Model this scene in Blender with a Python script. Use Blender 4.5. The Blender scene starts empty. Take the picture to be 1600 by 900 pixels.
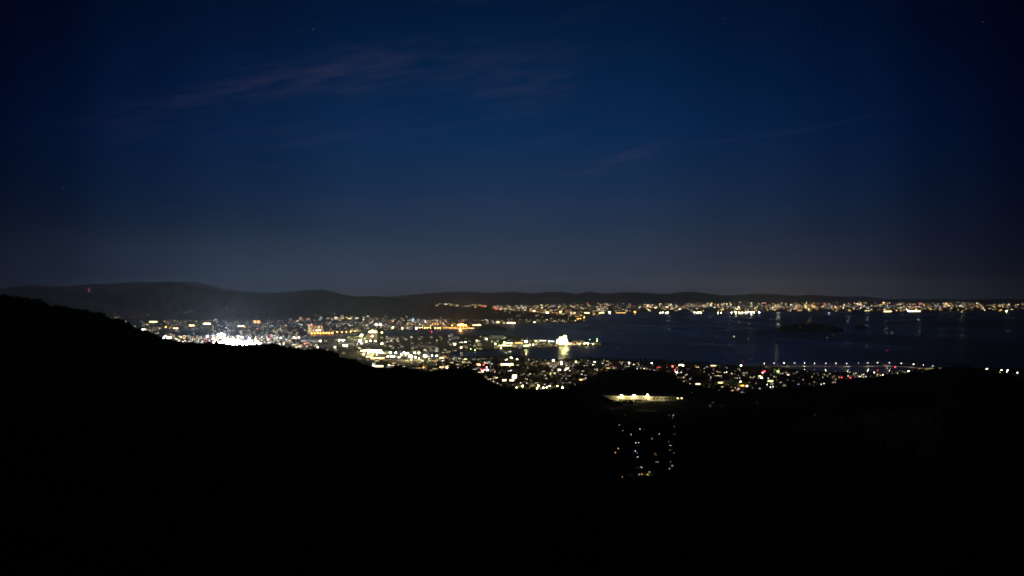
import bpy, math, random
import numpy as np
from mathutils import Vector
S = bpy.context.scene
C = S.collection
R = random.Random(7)
N = np.random.RandomState(11)

# ------------------------------------------------------------------ camera
H = 350.0            # eye height above the sea, metres
F = 2222.0           # focal length in 1600-pixel-wide picture units (50 mm)
HOR = 462.0          # picture row of the true horizon
cam_d = bpy.data.cameras.new('camera'); cam = bpy.data.objects.new('camera', cam_d); C.objects.link(cam)
cam_d.sensor_width = 36.0; cam_d.lens = 36.0 * F / 1600.0
cam.location = (0, 0, H); cam.rotation_euler = (math.radians(90), 0, 0)
cam_d.shift_y = (HOR - 450.0) / 1600.0
cam_d.clip_start = 1.0; cam_d.clip_end = 400000.0
S.camera = cam
S.view_settings.view_transform = 'Standard'; S.view_settings.look = 'None'
S.view_settings.exposure = 0.0; S.view_settings.gamma = 1.0
S.render.engine = 'CYCLES'
S.cycles.use_adaptive_sampling = False
S.cycles.use_denoising = True
S.cycles.max_bounces = 4; S.cycles.volume_bounces = 1; S.cycles.diffuse_bounces = 1
S.cycles.glossy_bounces = 2; S.cycles.transparent_max_bounces = 4
S.cycles.sample_clamp_indirect = 4.0
S.cycles.caustics_reflective = False
S.cycles.pixel_filter_type = 'BLACKMAN_HARRIS'; S.cycles.filter_width = 1.75

# ------------------------------------------------------------------ world: night sky after dusk
W = bpy.data.worlds.new('World'); S.world = W; W.use_nodes = True
nt = W.node_tree; nt.nodes.clear()
def nd(t, kind, **kw):
    n = t.nodes.new(kind)
    for k, v in kw.items(): setattr(n, k, v)
    return n
def mth(t, op, a, b=None, c=None, clamp=False):
    n = t.nodes.new('ShaderNodeMath'); n.operation = op; n.use_clamp = clamp
    for i, v in enumerate((a, b, c)):
        if v is None: continue
        if isinstance(v, (int, float)): n.inputs[i].default_value = v
        else: t.links.new(v, n.inputs[i])
    return n.outputs[0]
def ramp(t, fac, stops, interp='LINEAR'):
    n = t.nodes.new('ShaderNodeValToRGB'); cr = n.color_ramp; cr.interpolation = interp
    while len(cr.elements) < len(stops): cr.elements.new(0.5)
    for e, (p, c) in zip(cr.elements, stops):
        e.position = p; e.color = (*c, 1) if len(c) == 3 else c
    t.links.new(fac, n.inputs[0]); return n.outputs[0]
def mixc(t, op, fac, a, b):
    n = t.nodes.new('ShaderNodeMix'); n.data_type = 'RGBA'; n.blend_type = op
    for s, v in ((n.inputs[0], fac), (n.inputs[6], a), (n.inputs[7], b)):
        if isinstance(v, (int, float)): s.default_value = v
        elif isinstance(v, tuple): s.default_value = (*v, 1)
        else: t.links.new(v, s)
    return n.outputs[2]
def sm(t, v, a, b):
    n = t.nodes.new('ShaderNodeMapRange'); n.interpolation_type = 'SMOOTHSTEP'
    t.links.new(v, n.inputs[0]); n.inputs[1].default_value = a; n.inputs[2].default_value = b
    return n.outputs[0]
tc = nd(nt, 'ShaderNodeTexCoord'); sx = nd(nt, 'ShaderNodeSeparateXYZ'); nt.links.new(tc.outputs['Generated'], sx.inputs[0])
hyp = mth(nt, 'SQRT', mth(nt, 'ADD', mth(nt, 'POWER', sx.outputs[0], 2), mth(nt, 'POWER', sx.outputs[1], 2)))
el = mth(nt, 'MULTIPLY', mth(nt, 'ARCTAN2', sx.outputs[2], hyp), 180 / math.pi)     # elevation, degrees
az = mth(nt, 'MULTIPLY', mth(nt, 'ARCTAN2', sx.outputs[0], sx.outputs[1]), 180 / math.pi)  # azimuth, degrees, 0 = view
def sr(*c): return tuple(((v/255+.055)/1.055)**2.4 if v/255 > .04045 else v/255/12.92 for v in c)
e01 = mth(nt, 'DIVIDE', mth(nt, 'MAXIMUM', el, 0.0), 90.0)
base = ramp(nt, e01, [(0.0, sr(50, 58, 73)), (1.2/90, sr(44, 57, 76)), (2.4/90, sr(37, 52, 75)), (4/90, sr(27, 49, 79)), (6.4/90, sr(13, 42, 80)),
                      (8.5/90, sr(6, 35, 71)), (10.5/90, sr(4, 28, 60)), (13/90, sr(2, 20, 48)), (25/90, sr(2, 11, 30)), (1.0, sr(2, 7, 20))])
# after-glow mid view; the side fade is mostly lens vignetting put into the colour
azd = mth(nt, 'ABSOLUTE', mth(nt, 'ADD', az, 0.6))
fall = ramp(nt, mth(nt, 'DIVIDE', azd, 180.0), [(0.0, (1, 1, 1)), (5/180, (.88, .91, .94)), (10/180, (.56, .63, .71)), (14/180, (.33, .41, .52)),
                                               (17.5/180, (.15, .19, .29)), (20.5/180, (.07, .085, .16)), (26/180, (.055, .065, .12)), (1.0, (.05, .06, .11))], 'EASE')
sky = mixc(nt, 'MULTIPLY', 1.0, base, fall)
# warm town glow above the far shore
wg = mth(nt, 'MULTIPLY', mth(nt, 'EXPONENT', mth(nt, 'MULTIPLY', mth(nt, 'MAXIMUM', el, 0.0), -0.75)),
         mth(nt, 'EXPONENT', mth(nt, 'MULTIPLY', mth(nt, 'POWER', mth(nt, 'DIVIDE', mth(nt, 'SUBTRACT', az, 10.5), 6.5), 2), -1)))
sky = mixc(nt, 'ADD', 1.0, sky, mixc(nt, 'MULTIPLY', 1.0, mth(nt, 'MULTIPLY', wg, 1.0), (.024, .014, .000)))
# thin high cloud streaks catching the last red light
def line_mask(az0, el0, az1, el1, width, soft_end):
    s = (el1 - el0) / (az1 - az0)
    d = mth(nt, 'SUBTRACT', el, mth(nt, 'ADD', mth(nt, 'MULTIPLY', mth(nt, 'SUBTRACT', az, az0), s), el0))
    g = mth(nt, 'EXPONENT', mth(nt, 'MULTIPLY', mth(nt, 'POWER', mth(nt, 'DIVIDE', mth(nt, 'ADD', d, wob), width), 2), -1))
    return mth(nt, 'MULTIPLY', mth(nt, 'MULTIPLY', g, sm(nt, az, az0 - soft_end*.3, az0 + soft_end)), mth(nt, 'SUBTRACT', 1.0, sm(nt, az, az1 - soft_end, az1 + soft_end*.3)))
cmb = nd(nt, 'ShaderNodeCombineXYZ'); nt.links.new(mth(nt, 'MULTIPLY', az, .22), cmb.inputs[0]); nt.links.new(mth(nt, 'MULTIPLY', mth(nt, 'SUBTRACT', el, mth(nt, 'MULTIPLY', az, .17)), 1.3), cmb.inputs[1])
ns = nd(nt, 'ShaderNodeTexNoise'); nt.links.new(cmb.outputs[0], ns.inputs['Vector']); ns.inputs['Scale'].default_value = 1.0; ns.inputs['Detail'].default_value = 7; ns.inputs['Roughness'].default_value = .58
wob = mth(nt, 'MULTIPLY', mth(nt, 'SUBTRACT', ns.outputs[0], .5), 1.9)
cl = mth(nt, 'MULTIPLY', line_mask(-19, 6.1, -3.5, 9.9, .5, 4.0), 1.0)
for a in ((-13, 8.1, 3.5, 9.6, .9, 3.5, .5), (-19, 6.1, -3, 6.6, .6, 4, .35), (.5, 4.9, 17.0, 7.35, .14, 4.0, .62), (-1.9, 7.9, 3.0, 8.5, .6, 1.2, .5), (-16, 3.2, 5, 3.6, .5, 5, .3), (-2, 1.9, 14, 2.1, .3, 4, .22)):
    cl = mth(nt, 'ADD', cl, mth(nt, 'MULTIPLY', line_mask(*a[:6]), a[6]))
ns2 = nd(nt, 'ShaderNodeTexNoise'); nt.links.new(cmb.outputs[0], ns2.inputs['Vector']); ns2.inputs['Scale'].default_value = 2.3; ns2.inputs['Detail'].default_value = 6
cl = mth(nt, 'MULTIPLY', cl, sm(nt, ns2.outputs[0], .25, .7))
cl = mth(nt, 'ADD', cl, mth(nt, 'MULTIPLY', sm(nt, ns.outputs[0], .5, .8), .25))
cloud = mixc(nt, 'MULTIPLY', 1.0, mixc(nt, 'MULTIPLY', 1.0, fall, cl), (.0130, .0078, .0074))
sky = mixc(nt, 'ADD', 1.0, sky, cloud)
# stars
vo = nd(nt, 'ShaderNodeTexVoronoi'); nt.links.new(tc.outputs['Generated'], vo.inputs['Vector']); vo.inputs['Scale'].default_value = 110
sv = nd(nt, 'ShaderNodeSeparateColor'); nt.links.new(vo.outputs['Color'], sv.inputs[0])
st = mth(nt, 'MULTIPLY', mth(nt, 'LESS_THAN', vo.outputs['Distance'], .045), mth(nt, 'POWER', mth(nt, 'MULTIPLY', mth(nt, 'MAXIMUM', mth(nt, 'SUBTRACT', sv.outputs[0], .72), 0.0), 3.5), 3))
st = mth(nt, 'MULTIPLY', st, sm(nt, el, .8, 3.0))
sky = mixc(nt, 'ADD', 1.0, sky, mixc(nt, 'MULTIPLY', 1.0, st, (.05, .055, .065)))
# the air between here and the sky dims it near the horizon: the sky itself is that much brighter
path = mth(nt, 'MINIMUM', mth(nt, 'DIVIDE', .44, mth(nt, 'TANGENT', mth(nt, 'MULTIPLY', mth(nt, 'MAXIMUM', el, .05), math.pi/180))), 110.0)
sky = mixc(nt, 'MULTIPLY', 1.0, sky, mth(nt, 'EXPONENT', mth(nt, 'MULTIPLY', path, .0105)))
bg = nd(nt, 'ShaderNodeBackground'); nt.links.new(sky, bg.inputs[0]); bg.inputs[1].default_value = 1.0
wo = nd(nt, 'ShaderNodeOutputWorld'); nt.links.new(bg.outputs[0], wo.inputs[0])
W.cycles.sampling_method = 'MANUAL'; W.cycles.sample_map_resolution = 1024

# ------------------------------------------------------------------ materials
def mat(name, col, rough=.8, noise=0.25, scale=.05, bump=0.0, metallic=0.0):
    m = bpy.data.materials.new(name); m.use_nodes = True; t = m.node_tree
    b = t.nodes['Principled BSDF']; b.inputs['Roughness'].default_value = rough; b.inputs['Metallic'].default_value = metallic
    b.inputs['Specular IOR Level'].default_value = .2
    tcn = nd(t, 'ShaderNodeTexCoord'); n = nd(t, 'ShaderNodeTexNoise'); n.inputs['Scale'].default_value = scale; n.inputs['Detail'].default_value = 5
    t.links.new(tcn.outputs['Object'], n.inputs['Vector'])
    c = ramp(t, n.outputs[0], [(.3, tuple(v*(1-noise) for v in col)), (.7, tuple(min(1, v*(1+noise)) for v in col))])
    t.links.new(c, b.inputs['Base Color'])
    if bump:
        bn = nd(t, 'ShaderNodeBump'); bn.inputs['Strength'].default_value = bump; t.links.new(n.outputs[0], bn.inputs['Height']); t.links.new(bn.outputs[0], b.inputs['Normal'])
    return m
COL = {'daylight': (.74, .86, 1.0), 'blue_white': (.46, .66, 1.0), 'warm': (1, .66, .32), 'yellow': (1, .82, .34), 'white': (1, .88, .70), 'cool': (.78, .88, 1), 'orange': (1, .38, .06), 'amber': (1, .55, .16),
       'red': (1, .03, .06), 'green': (.35, 1, .35), 'lime': (.75, 1, .3), 'pink': (1, .35, .4)}
_em = {}
def em(col, s, sample=False):
    k = (col, round(s, 2), sample)
    if k not in _em:
        m = bpy.data.materials.new('lit_' + col); m.use_nodes = True; t = m.node_tree; t.nodes.clear()
        e = nd(t, 'ShaderNodeEmission'); e.inputs[0].default_value = (*COL[col], 1); e.inputs[1].default_value = s
        o = nd(t, 'ShaderNodeOutputMaterial'); t.links.new(e.outputs[0], o.inputs[0])
        m.cycles.emission_sampling = 'FRONT_BACK' if (sample or s > 12) else 'NONE'
        _em[k] = m
    return _em[k]
M = dict(
    land=mat('land_mat', (.125, .12, .105), .95, .4, .004),
    forest=mat('forest_floor', (.035, .042, .025), .95, .4, .02, .5),
    leaf=mat('leaf_mat', (.045, .06, .03), .8, .4, .4),
    bark=mat('bark_mat', (.07, .055, .04), .9),
    mtn=mat('mountain_forest', (.045, .055, .04), .95, .35, .001),
    wall=mat('wall_render', (.34, .33, .31), .85), wall2=mat('wall_cladding', (.24, .23, .22), .85), white=mat('white_paint', (.75, .74, .7), .7, .08, .2),
    roof=mat('roof_tile', (.12, .125, .14), .55, .3, .5), roofb=mat('roof_blue_tile', (.10, .13, .19), .5, .3, .5), metal=mat('galvanised_steel', (.38, .38, .4), .5, .15, 1, 0, .6),
    conc=mat('concrete', (.32, .31, .3), .9, .15, .1), asph=mat('asphalt', (.05, .05, .05), .9, .2, .1), dark=mat('dark_cladding', (.1, .1, .11), .7),
    rock=mat('rock', (.14, .13, .12), .9, .3, .05), car=mat('car_paint', (.35, .35, .38), .3), glass=mat('window_glass', (.03, .035, .04), .1), hull=mat('hull_paint', (.5, .5, .5), .4),
    grass=mat('grass_mat', (.06, .09, .03), .9, .4, .2), lampm=mat('lamp_housing', (.2, .2, .2), .6))

# ------------------------------------------------------------------ mesh building
class MB:
    def __init__(s): s.v = []; s.f = []; s.m = []; s.mats = []
    def mi(s, m):
        if m not in s.mats: s.mats.append(m)
        return s.mats.index(m)
    def face(s, pts, m):
        b = len(s.v); s.v += [tuple(p) for p in pts]; s.f.append(tuple(range(b, b+len(pts)))); s.m.append(s.mi(m))
    def box(s, x0, x1, y0, y1, z0, z1, m, rz=0, o=(0, 0, 0)):
        b = len(s.v); c, n = math.cos(rz), math.sin(rz)
        for z in (z0, z1):
            for x, y in ((x0, y0), (x1, y0), (x1, y1), (x0, y1)):
                s.v.append((o[0]+x*c-y*n, o[1]+x*n+y*c, o[2]+z))
        i = s.mi(m)
        for f in ((0, 3, 2, 1), (4, 5, 6, 7), (0, 1, 5, 4), (1, 2, 6, 5), (2, 3, 7, 6), (3, 0, 4, 7)):
            s.f.append(tuple(b+k for k in f)); s.m.append(i)
    def tube(s, p, q, r0, r1, m, n=6, cap=True):
        p, q = Vector(p), Vector(q); d = (q-p).normalized()
        a = d.cross(Vector((0, 0, 1)) if abs(d.z) < .9 else Vector((1, 0, 0))).normalized(); b2 = d.cross(a)
        b = len(s.v); i = s.mi(m)
        for c, r in ((p, r0), (q, r1)):
            for k in range(n):
                t = 2*math.pi*k/n; s.v.append(tuple(c + a*math.cos(t)*r + b2*math.sin(t)*r))
        for k in range(n):
            s.f.append((b+k, b+(k+1) % n, b+n+(k+1) % n, b+n+k)); s.m.append(i)
        if cap:
            s.f.append(tuple(range(b+n, b+2*n))); s.m.append(i); s.f.append(tuple(range(b+n-1, b-1, -1))); s.m.append(i)
    def ball(s, c, r, m, squash=1.0, n=6):
        b = len(s.v); i = s.mi(m); rings = 3
        s.v.append((c[0], c[1], c[2]-r*squash))
        for k in range(1, rings+1):
            t = math.pi*k/(rings+1)
            for j in range(n):
                a = 2*math.pi*j/n; s.v.append((c[0]+r*math.sin(t)*math.cos(a), c[1]+r*math.sin(t)*math.sin(a), c[2]-r*squash*math.cos(t)))
        s.v.append((c[0], c[1], c[2]+r*squash)); top = len(s.v)-1
        for j in range(n):
            s.f.append((b, b+1+(j+1) % n, b+1+j)); s.m.append(i)
            for k in range(rings-1):
                q = b+1+k*n; s.f.append((q+j, q+(j+1) % n, q+n+(j+1) % n, q+n+j)); s.m.append(i)
            q = b+1+(rings-1)*n; s.f.append((q+j, q+(j+1) % n, top)); s.m.append(i)
    def add(s, o, loc, rz=0, sc=1.0):
        b = len(s.v); c, n = math.cos(rz)*sc, math.sin(rz)*sc
        s.v += [(loc[0]+x*c-y*n, loc[1]+x*n+y*c, loc[2]+z*sc) for x, y, z in o.v]
        mp = [s.mi(m) for m in o.mats]
        s.f += [tuple(k+b for k in f) for f in o.f]; s.m += [mp[k] for k in o.m]
    def mesh(s, name):
        me = bpy.data.meshes.new(name); me.from_pydata(s.v, [], s.f)
        for m in s.mats: me.materials.append(m)
        me.polygons.foreach_set('material_index', s.m); me.update(); return me
    def build(s, name, parent=None): return ob(name, s.mesh(name), parent)
def ob(name, data, parent=None, loc=None, rz=0, sc=1.0):
    o = bpy.data.objects.new(name, data); C.objects.link(o)
    if parent: o.parent = parent
    if loc is not None: o.location = loc
    if rz: o.rotation_euler = (0, 0, rz)
    if sc != 1.0: o.scale = (sc, sc, sc)
    return o
def fit(t):
    """at most sixteen words"""
    for x, y in ((' and left of the', ' left of the'), (' and right of the', ' right of the'), (' on its pole', ''), (' low ', ' '), ('pale ', ''), ('small ', '')):
        if len(t.split()) > 16: t = t.replace(x, y, 1)
    return t
def tag(o, label, cat, group=None):
    o['label'] = fit(label); o['category'] = cat
    if group: o['group'] = group
    return o
def kind(o, k, label=None):
    o['kind'] = k
    if label: o['label'] = label
    return o
def copy_tree(o, parent=None):
    c = o.copy(); C.objects.link(c); c.parent = parent
    for ch in o.children: copy_tree(ch, c)
    return c
def grid_mesh(name, X, Y, Z, m, smooth=True):
    r, c = X.shape; v = np.stack([X, Y, Z], -1).reshape(-1, 3)
    i = np.arange(r*c).reshape(r, c); q = np.stack([i[:-1, :-1], i[:-1, 1:], i[1:, 1:], i[1:, :-1]], -1).reshape(-1, 4)
    me = bpy.data.meshes.new(name); me.vertices.add(len(v)); me.vertices.foreach_set('co', v.ravel().astype(np.float32))
    me.loops.add(q.size); me.loops.foreach_set('vertex_index', q.ravel().astype(np.int32))
    me.polygons.add(len(q)); me.polygons.foreach_set('loop_start', np.arange(0, q.size, 4, dtype=np.int32))
    me.update(calc_edges=True)
    if smooth: me.polygons.foreach_set('use_smooth', np.ones(len(q), dtype=bool))
    me.materials.append(m); o = ob(name, me); o['kind'] = 'structure'; return o
_ng = N.rand(64, 64)
def vn(x, y):
    xi = np.floor(x).astype(int); yi = np.floor(y).astype(int); fx = x-xi; fy = y-yi; fx = fx*fx*(3-2*fx); fy = fy*fy*(3-2*fy)
    g = lambda a, b: _ng[a % 64, b % 64]
    return (g(xi, yi)*(1-fx)*(1-fy)+g(xi+1, yi)*fx*(1-fy)+g(xi, yi+1)*(1-fx)*fy+g(xi+1, yi+1)*fx*fy)*2-1
def fbm(x, y, o=5):
    s = 0; a = .5
    for k in range(o): s = s + a*vn(x*2**k+17*k, y*2**k+5*k); a *= .5
    return s
def ss(a, b, x): t = np.clip((x-a)/(b-a), 0, 1); return t*t*(3-2*t)

# ------------------------------------------------------------------ terrain (bearing column p in picture units, distance Y in metres)
shore = [  # land polygons as (column, row of the waterline seen from the lookout)
    [(-900, 700), (-900, 400), (2600, 400), (2600, 486), (1600, 486.6), (1200, 487), (1000, 488), (960, 490), (930, 492.3), (915, 495), (909, 498.5), (900, 502.5), (860, 505), (800, 507), (766, 508), (744, 512.6),
     (700, 514), (640, 515.2), (615, 516.5), (590, 517.5), (560, 520.3), (520, 521.6), (484, 523.3), (480, 525), (486, 527.3), (520, 526), (560, 524.4), (590, 522.8), (640, 523), (700, 524.4), (750, 523.4), (795, 524.4), (830, 530),
     (870, 531), (905, 531.2), (935, 535.5), (956, 537), (950, 538.6), (925, 539.6), (900, 541), (870, 543), (830, 545), (790, 547.2), (750, 549), (722, 551), (704, 553.5), (712, 556.5), (745, 558), (785, 555.5), (805, 555.8), (835, 559.8),
     (870, 561.5), (905, 561.5), (935, 561), (990, 563.5), (1040, 566), (1100, 569.5), (1160, 571.5), (1215, 573.5), (1246, 577), (1265, 580), (1300, 581.5), (1340, 582), (1375, 582.6), (1405, 580), (1425, 577.5), (1450, 576.5), (1500, 575), (1600, 574.5), (2600, 574), (2600, 700)],
    [(690, 700), (690, 560), (2600, 600), (2600, 700)]]
islands = {'wooded_island': [(1213, 515.2), (1224, 512.5), (1260, 512), (1300, 513.5), (1318, 517), (1321, 519), (1300, 519.7), (1270, 518.6), (1235, 516.8)]}
def inside(px, py, poly):
    r = np.zeros(px.shape, bool); n = len(poly)
    for i in range(n):
        x0, y0 = poly[i]; x1, y1 = poly[(i+1) % n]
        if y0 == y1: continue
        c = ((y0 > py) != (y1 > py)) & (px < (x1-x0)*(py-y0)/(y1-y0)+x0)
        r ^= c
    return r
def row(Y, z=0.0): return HOR + (H-z)*F/Y
def dist(r, z=0.0): return (H-z)*F/(r-HOR)
def land_z(px, Y):
    py = row(Y) + 0*px
    jx = px + 1.5*fbm(px*.13, py*.4, 3)
    jy = py + .25*fbm(px*.1+9, py*.5, 3)
    land = inside(jx, jy, shore[0])
    return np.where(land, 2.5 + np.clip(Y-31300, 0, 13500)*.0133, -8.0)
def crest(tab, px): t = np.array(tab, float); return np.interp(px, t[:, 0], t[:, 1])
# mountain ranges: (crest rows, crest distance, depth in front, depth behind, roughness)
R_MID = [(-700, 455), (-300, 452), (-100, 447), (0, 451.5), (25, 448.6), (60, 450.5), (100, 455), (140, 459), (170, 461), (200, 453), (230, 445), (250, 440.5), (262, 439), (278, 440.5), (300, 446.5), (340, 455), (380, 457), (410, 459.5), (440, 457),
         (480, 453.5), (505, 452), (520, 455.5), (535, 460), (560, 463), (590, 462.5), (620, 466), (650, 470), (665, 474), (680, 475.5), (700, 476), (725, 480), (748, 476.5), (768, 479), (790, 485), (830, 489), (866, 489.5), (885, 493), (905, 499), (912, 503), (930, 520)]
R_BACK = [(-700, 443.6), (-200, 447.6), (0, 449.6), (35, 446.1), (55, 444.6), (75, 447.6), (100, 447.6), (140, 444.2), (170, 443.6), (200, 441.1), (240, 440.6), (270, 441.6), (300, 439.8), (320, 443.6), (350, 451.6), (420, 457.6), (480, 458.6), (520, 461.6), (620, 464.6), (700, 473.6), (720, 491.6)]
R_FAR = [(560, 480), (640, 469), (700, 464.5), (740, 461), (780, 456.5), (800, 455.5), (830, 458.5), (855, 456.2), (880, 455.8), (900, 460), (920, 454.8), (945, 459.5), (975, 456), (1010, 457.5), (1040, 459.5), (1062, 457), (1075, 455.5), (1100, 457.5), (1130, 461.5), (1160, 460.5),
         (1180, 458.6), (1215, 459.8), (1240, 462.4), (1265, 460.2), (1290, 462.2), (1320, 463.5), (1345, 462.5), (1370, 465), (1392, 469), (1420, 474), (1460, 480), (1520, 484)]
R_FAINT = [(500, 478), (600, 464), (660, 459), (700, 456.5), (735, 455.5), (770, 459), (830, 465), (900, 475)]
RANGES = {  # name: table, crest distance(px), front depth, back depth
    'near_mountain_range': (R_MID, lambda p: np.interp(p, [0, 500, 700, 910], [25500, 25000, 22500, 19800]), lambda p: np.interp(p, [0, 500, 700, 790, 910], [5500, 4800, 4600, 3300, 1500]), 6000.),
    'back_mountain_range': (R_BACK, lambda p: 40000.+0*p, lambda p: 7000.+0*p, 8000.),
    'far_mountain_range': (R_FAR, lambda p: 58000.+0*p, lambda p: 8000.+0*p, 6000.),
    'faint_mountain_range': (R_FAINT, lambda p: 65500.+0*p, lambda p: 5000.+0*p, 2000.)}
def range_z(tab, Yc, fr, bk, px, Y, rough=1.0):
    yc = Yc(px); zc = H - (crest(tab, px) + rough*.35*fbm(px*.045, px*0+3.1, 4)*np.where(px < 640, 1.4, .8) - HOR)*yc/F
    t = np.where(Y < yc, (yc-Y)/fr(px), (Y-yc)/bk)
    prof = np.clip(1-t, 0, 1); prof = prof**1.35
    z = zc*prof
    z = z + zc*.30*fbm(px*.05*1.0, Y/1400., 5)*np.clip(t*3, 0, 1)*np.clip((1-t)*2.5, 0, 1)*(t < 1)
    return np.where(t < 1, z, -60.)
# wooded hills in front: crest row and crest distance per column
HILL_L = [(-700, 380), (-200, 440), (0, 463), (30, 466), (60, 471), (85, 478), (110, 482), (130, 485), (160, 493), (180, 499), (215, 514), (240, 524), (258, 532), (270, 535), (300, 536), (325, 536.5), (338, 537), (350, 538.5), (365, 541), (385, 542), (400, 540), (425, 538), (440, 540.5), (455, 543.5),
          (480, 547), (505, 548), (520, 551), (535, 557), (550, 562), (570, 573), (600, 576), (618, 574), (650, 577), (665, 581), (680, 583), (700, 578), (725, 577), (738, 579), (750, 586), (762, 596), (775, 602), (800, 608), (850, 611), (890, 608), (905, 604), (925, 611), (960, 625), (1000, 660)]
HILL_M = [(860, 640), (895, 608), (910, 600), (925, 588), (940, 582), (960, 579.5), (985, 578.5), (1010, 578), (1030, 579), (1045, 583), (1058, 590), (1070, 599), (1090, 606), (1110, 609), (1130, 616), (1160, 630), (1200, 650)]
HILL_R = [(1040, 660), (1090, 624), (1130, 616), (1170, 615), (1200, 612), (1230, 608), (1270, 605), (1300, 600), (1325, 594), (1345, 591), (1380, 588), (1410, 585), (1440, 581), (1460, 578), (1480, 575), (1500, 573.5), (1520, 574), (1535, 577.5), (1560, 583), (1590, 591), (1620, 598), (1800, 600), (2300, 560)]
HD = {'L': lambda p: np.interp(p, [-300, 0, 300, 640, 760, 1000], [2700, 3000, 3400, 3900, 4100, 4500]),
      'M': lambda p: 5050.+0*p, 'R': lambda p: np.interp(p, [1040, 1200, 1500, 1800], [4600, 4300, 3900, 3700])}
TREE_H = 8.0
def hill_z(tab, Yc, px, Y, front, back):
    yc = Yc(px); zc = H - TREE_H - (crest(tab, px)-HOR)*yc/F
    t = np.where(Y < yc, (yc-Y)/front, (Y-yc)/back); p = .5+.5*np.cos(np.pi*np.clip(t, 0, 1))
    z = zc*p + 14*fbm(px*.02, Y/160., 5)*np.clip(t*2.5, 0, 1)*np.clip((1-t)*3, 0, 1)
    return np.where(t < 1, z, -30.)
def hills(px, Y):
    a = hill_z(HILL_L, HD['L'], px, Y, 1500., 1100.); b = hill_z(HILL_M, HD['M'], px, Y, 330., 420.); c = hill_z(HILL_R, HD['R'], px, Y, 1400., 900.)
    valley = 18 + .0*Y + 5*fbm(px*.01, Y/500., 3) - ss(5000, 5600, Y)*14
    side = np.clip(np.abs(px-1008)-62, 0, 400)*.22*(1-ss(3000, 4300, Y))
    mine = 343 - .225*np.maximum(Y, 0)
    z = np.maximum(np.maximum(a, b), np.maximum(c, valley+side)); z = np.where((Y > 5000), np.maximum(np.maximum(a, b), c) , z)
    z = np.where(Y > 4700, np.maximum(z, np.where(Y < 5500, valley - (Y-4700)*.02, -30)), z)
    return np.maximum(z, mine)
def ground_at(px, Y):
    px = np.asarray(px, float); Y = np.asarray(Y, float)
    z = land_z(px, Y)
    if Y.min() < 5600: z = np.where(Y < 5600, np.maximum(hills(px, Y), z), z)
    if Y.max() > 15000:
      for n, (t, yc, fr, bk) in RANGES.items(): z = np.maximum(z, range_z(t, yc, fr, bk, px, Y))
    return z
YS = np.concatenate([np.geomspace(2000, 5600, 130), 1/np.linspace(1/5600, 1/62000, 420)[1:]])
def hit(px, py, lift=0.0):
    """first point of the terrain met by the sight line through (px, py); water counts as z = 0"""
    if 507 < py < 572 or (507 < py < 590 and not 930 < px < 1120):      # flat coast
        Y = dist(py, 2.5+lift); z = float(land_z(np.float64(px), np.float64(Y))); return ((px-800)*Y/F, Y, max(z, 0.0))
    if px >= 930 and py < 490:                                          # rising plain of the far shore
        dy = py-HOR; Y = (H-2.5-lift+.0133*31300)/(dy/F+.0133); Y = Y if Y < 44800 else (H-182-lift)*F/dy
        Y = max(Y, 31300.); return ((px-800)*Y/F, Y, 2.5+min(Y-31300, 13500)*.0133)
    ys = YS[YS > 5000] if py < 590 else YS
    if py > 520: ys = ys[ys < 20000]
    z = np.maximum(ground_at(np.full(ys.shape, float(px)), ys), 0) + lift
    los = H - (py-HOR)*ys/F; ok = z >= los
    if not ok.any(): return None
    k = int(np.argmax(ok)); Y = ys[k]; zz = z[k]-lift
    if k:
        d0 = los[k-1]-z[k-1]; d1 = los[k]-z[k]; t = d0/(d0-d1+1e-9); Y = ys[k-1]+(Y-ys[k-1])*t; zz = (z[k-1]-lift)*(1-t)+zz*t
    return ((px-800)*Y/F, float(Y), max(float(zz), 0.0))
def P(px, Y, z=0.0): return ((px-800)*Y/F, Y, z)
def PR(px, py, z=0.0): return P(px, dist(py, z), z)
HID = lambda px: min(crest(HILL_L, px) if px < 930 else 999, crest(HILL_M, px) if 880 < px < 1180 else 999, crest(HILL_R, px) if px > 1075 else 999)

# sea
rows = np.geomspace(3000, 67500, 60); cols = np.linspace(-1600, 3200, 60)
sea_m = bpy.data.materials.new('sea_water'); sea_m.use_nodes = True; t = sea_m.node_tree; b = t.nodes['Principled BSDF']
b.inputs['Base Color'].default_value = (.010, .035, .07, 1); b.inputs['IOR'].default_value = 1.33
g = nd(t, 'ShaderNodeNewGeometry')
mp = nd(t, 'ShaderNodeMapping'); mp.inputs['Scale'].default_value = (.0008, .00022, 1); mp.inputs['Rotation'].default_value = (0, 0, .25); t.links.new(g.outputs['Position'], mp.inputs[0])
n1 = nd(t, 'ShaderNodeTexNoise'); n1.inputs['Detail'].default_value = 6; n1.inputs['Distortion'].default_value = 1.2; n1.inputs['Scale'].default_value = 1.0; t.links.new(mp.outputs[0], n1.inputs['Vector'])
n2 = nd(t, 'ShaderNodeTexNoise'); n2.inputs['Scale'].default_value = .03; n2.inputs['Detail'].default_value = 5; t.links.new(g.outputs['Position'], n2.inputs['Vector'])
sp = nd(t, 'ShaderNodeSeparateXYZ'); t.links.new(g.outputs['Position'], sp.inputs[0])
calm = mth(t, 'SUBTRACT', 1.0, sm(t, sp.outputs[1], 6900, 7600))
ro = mth(t, 'ADD', mth(t, 'MULTIPLY', sm(t, n1.outputs[0], .38, .62), .10), .24)
ro = mth(t, 'SUBTRACT', ro, mth(t, 'MULTIPLY', calm, .11))
t.links.new(ro, b.inputs['Roughness'])
bp = nd(t, 'ShaderNodeBump'); bp.inputs['Strength'].default_value = .35; bp.inputs['Distance'].default_value = 1.0; t.links.new(n2.outputs[0], bp.inputs['Height']); t.links.new(bp.outputs[0], b.inputs['Normal'])
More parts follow.
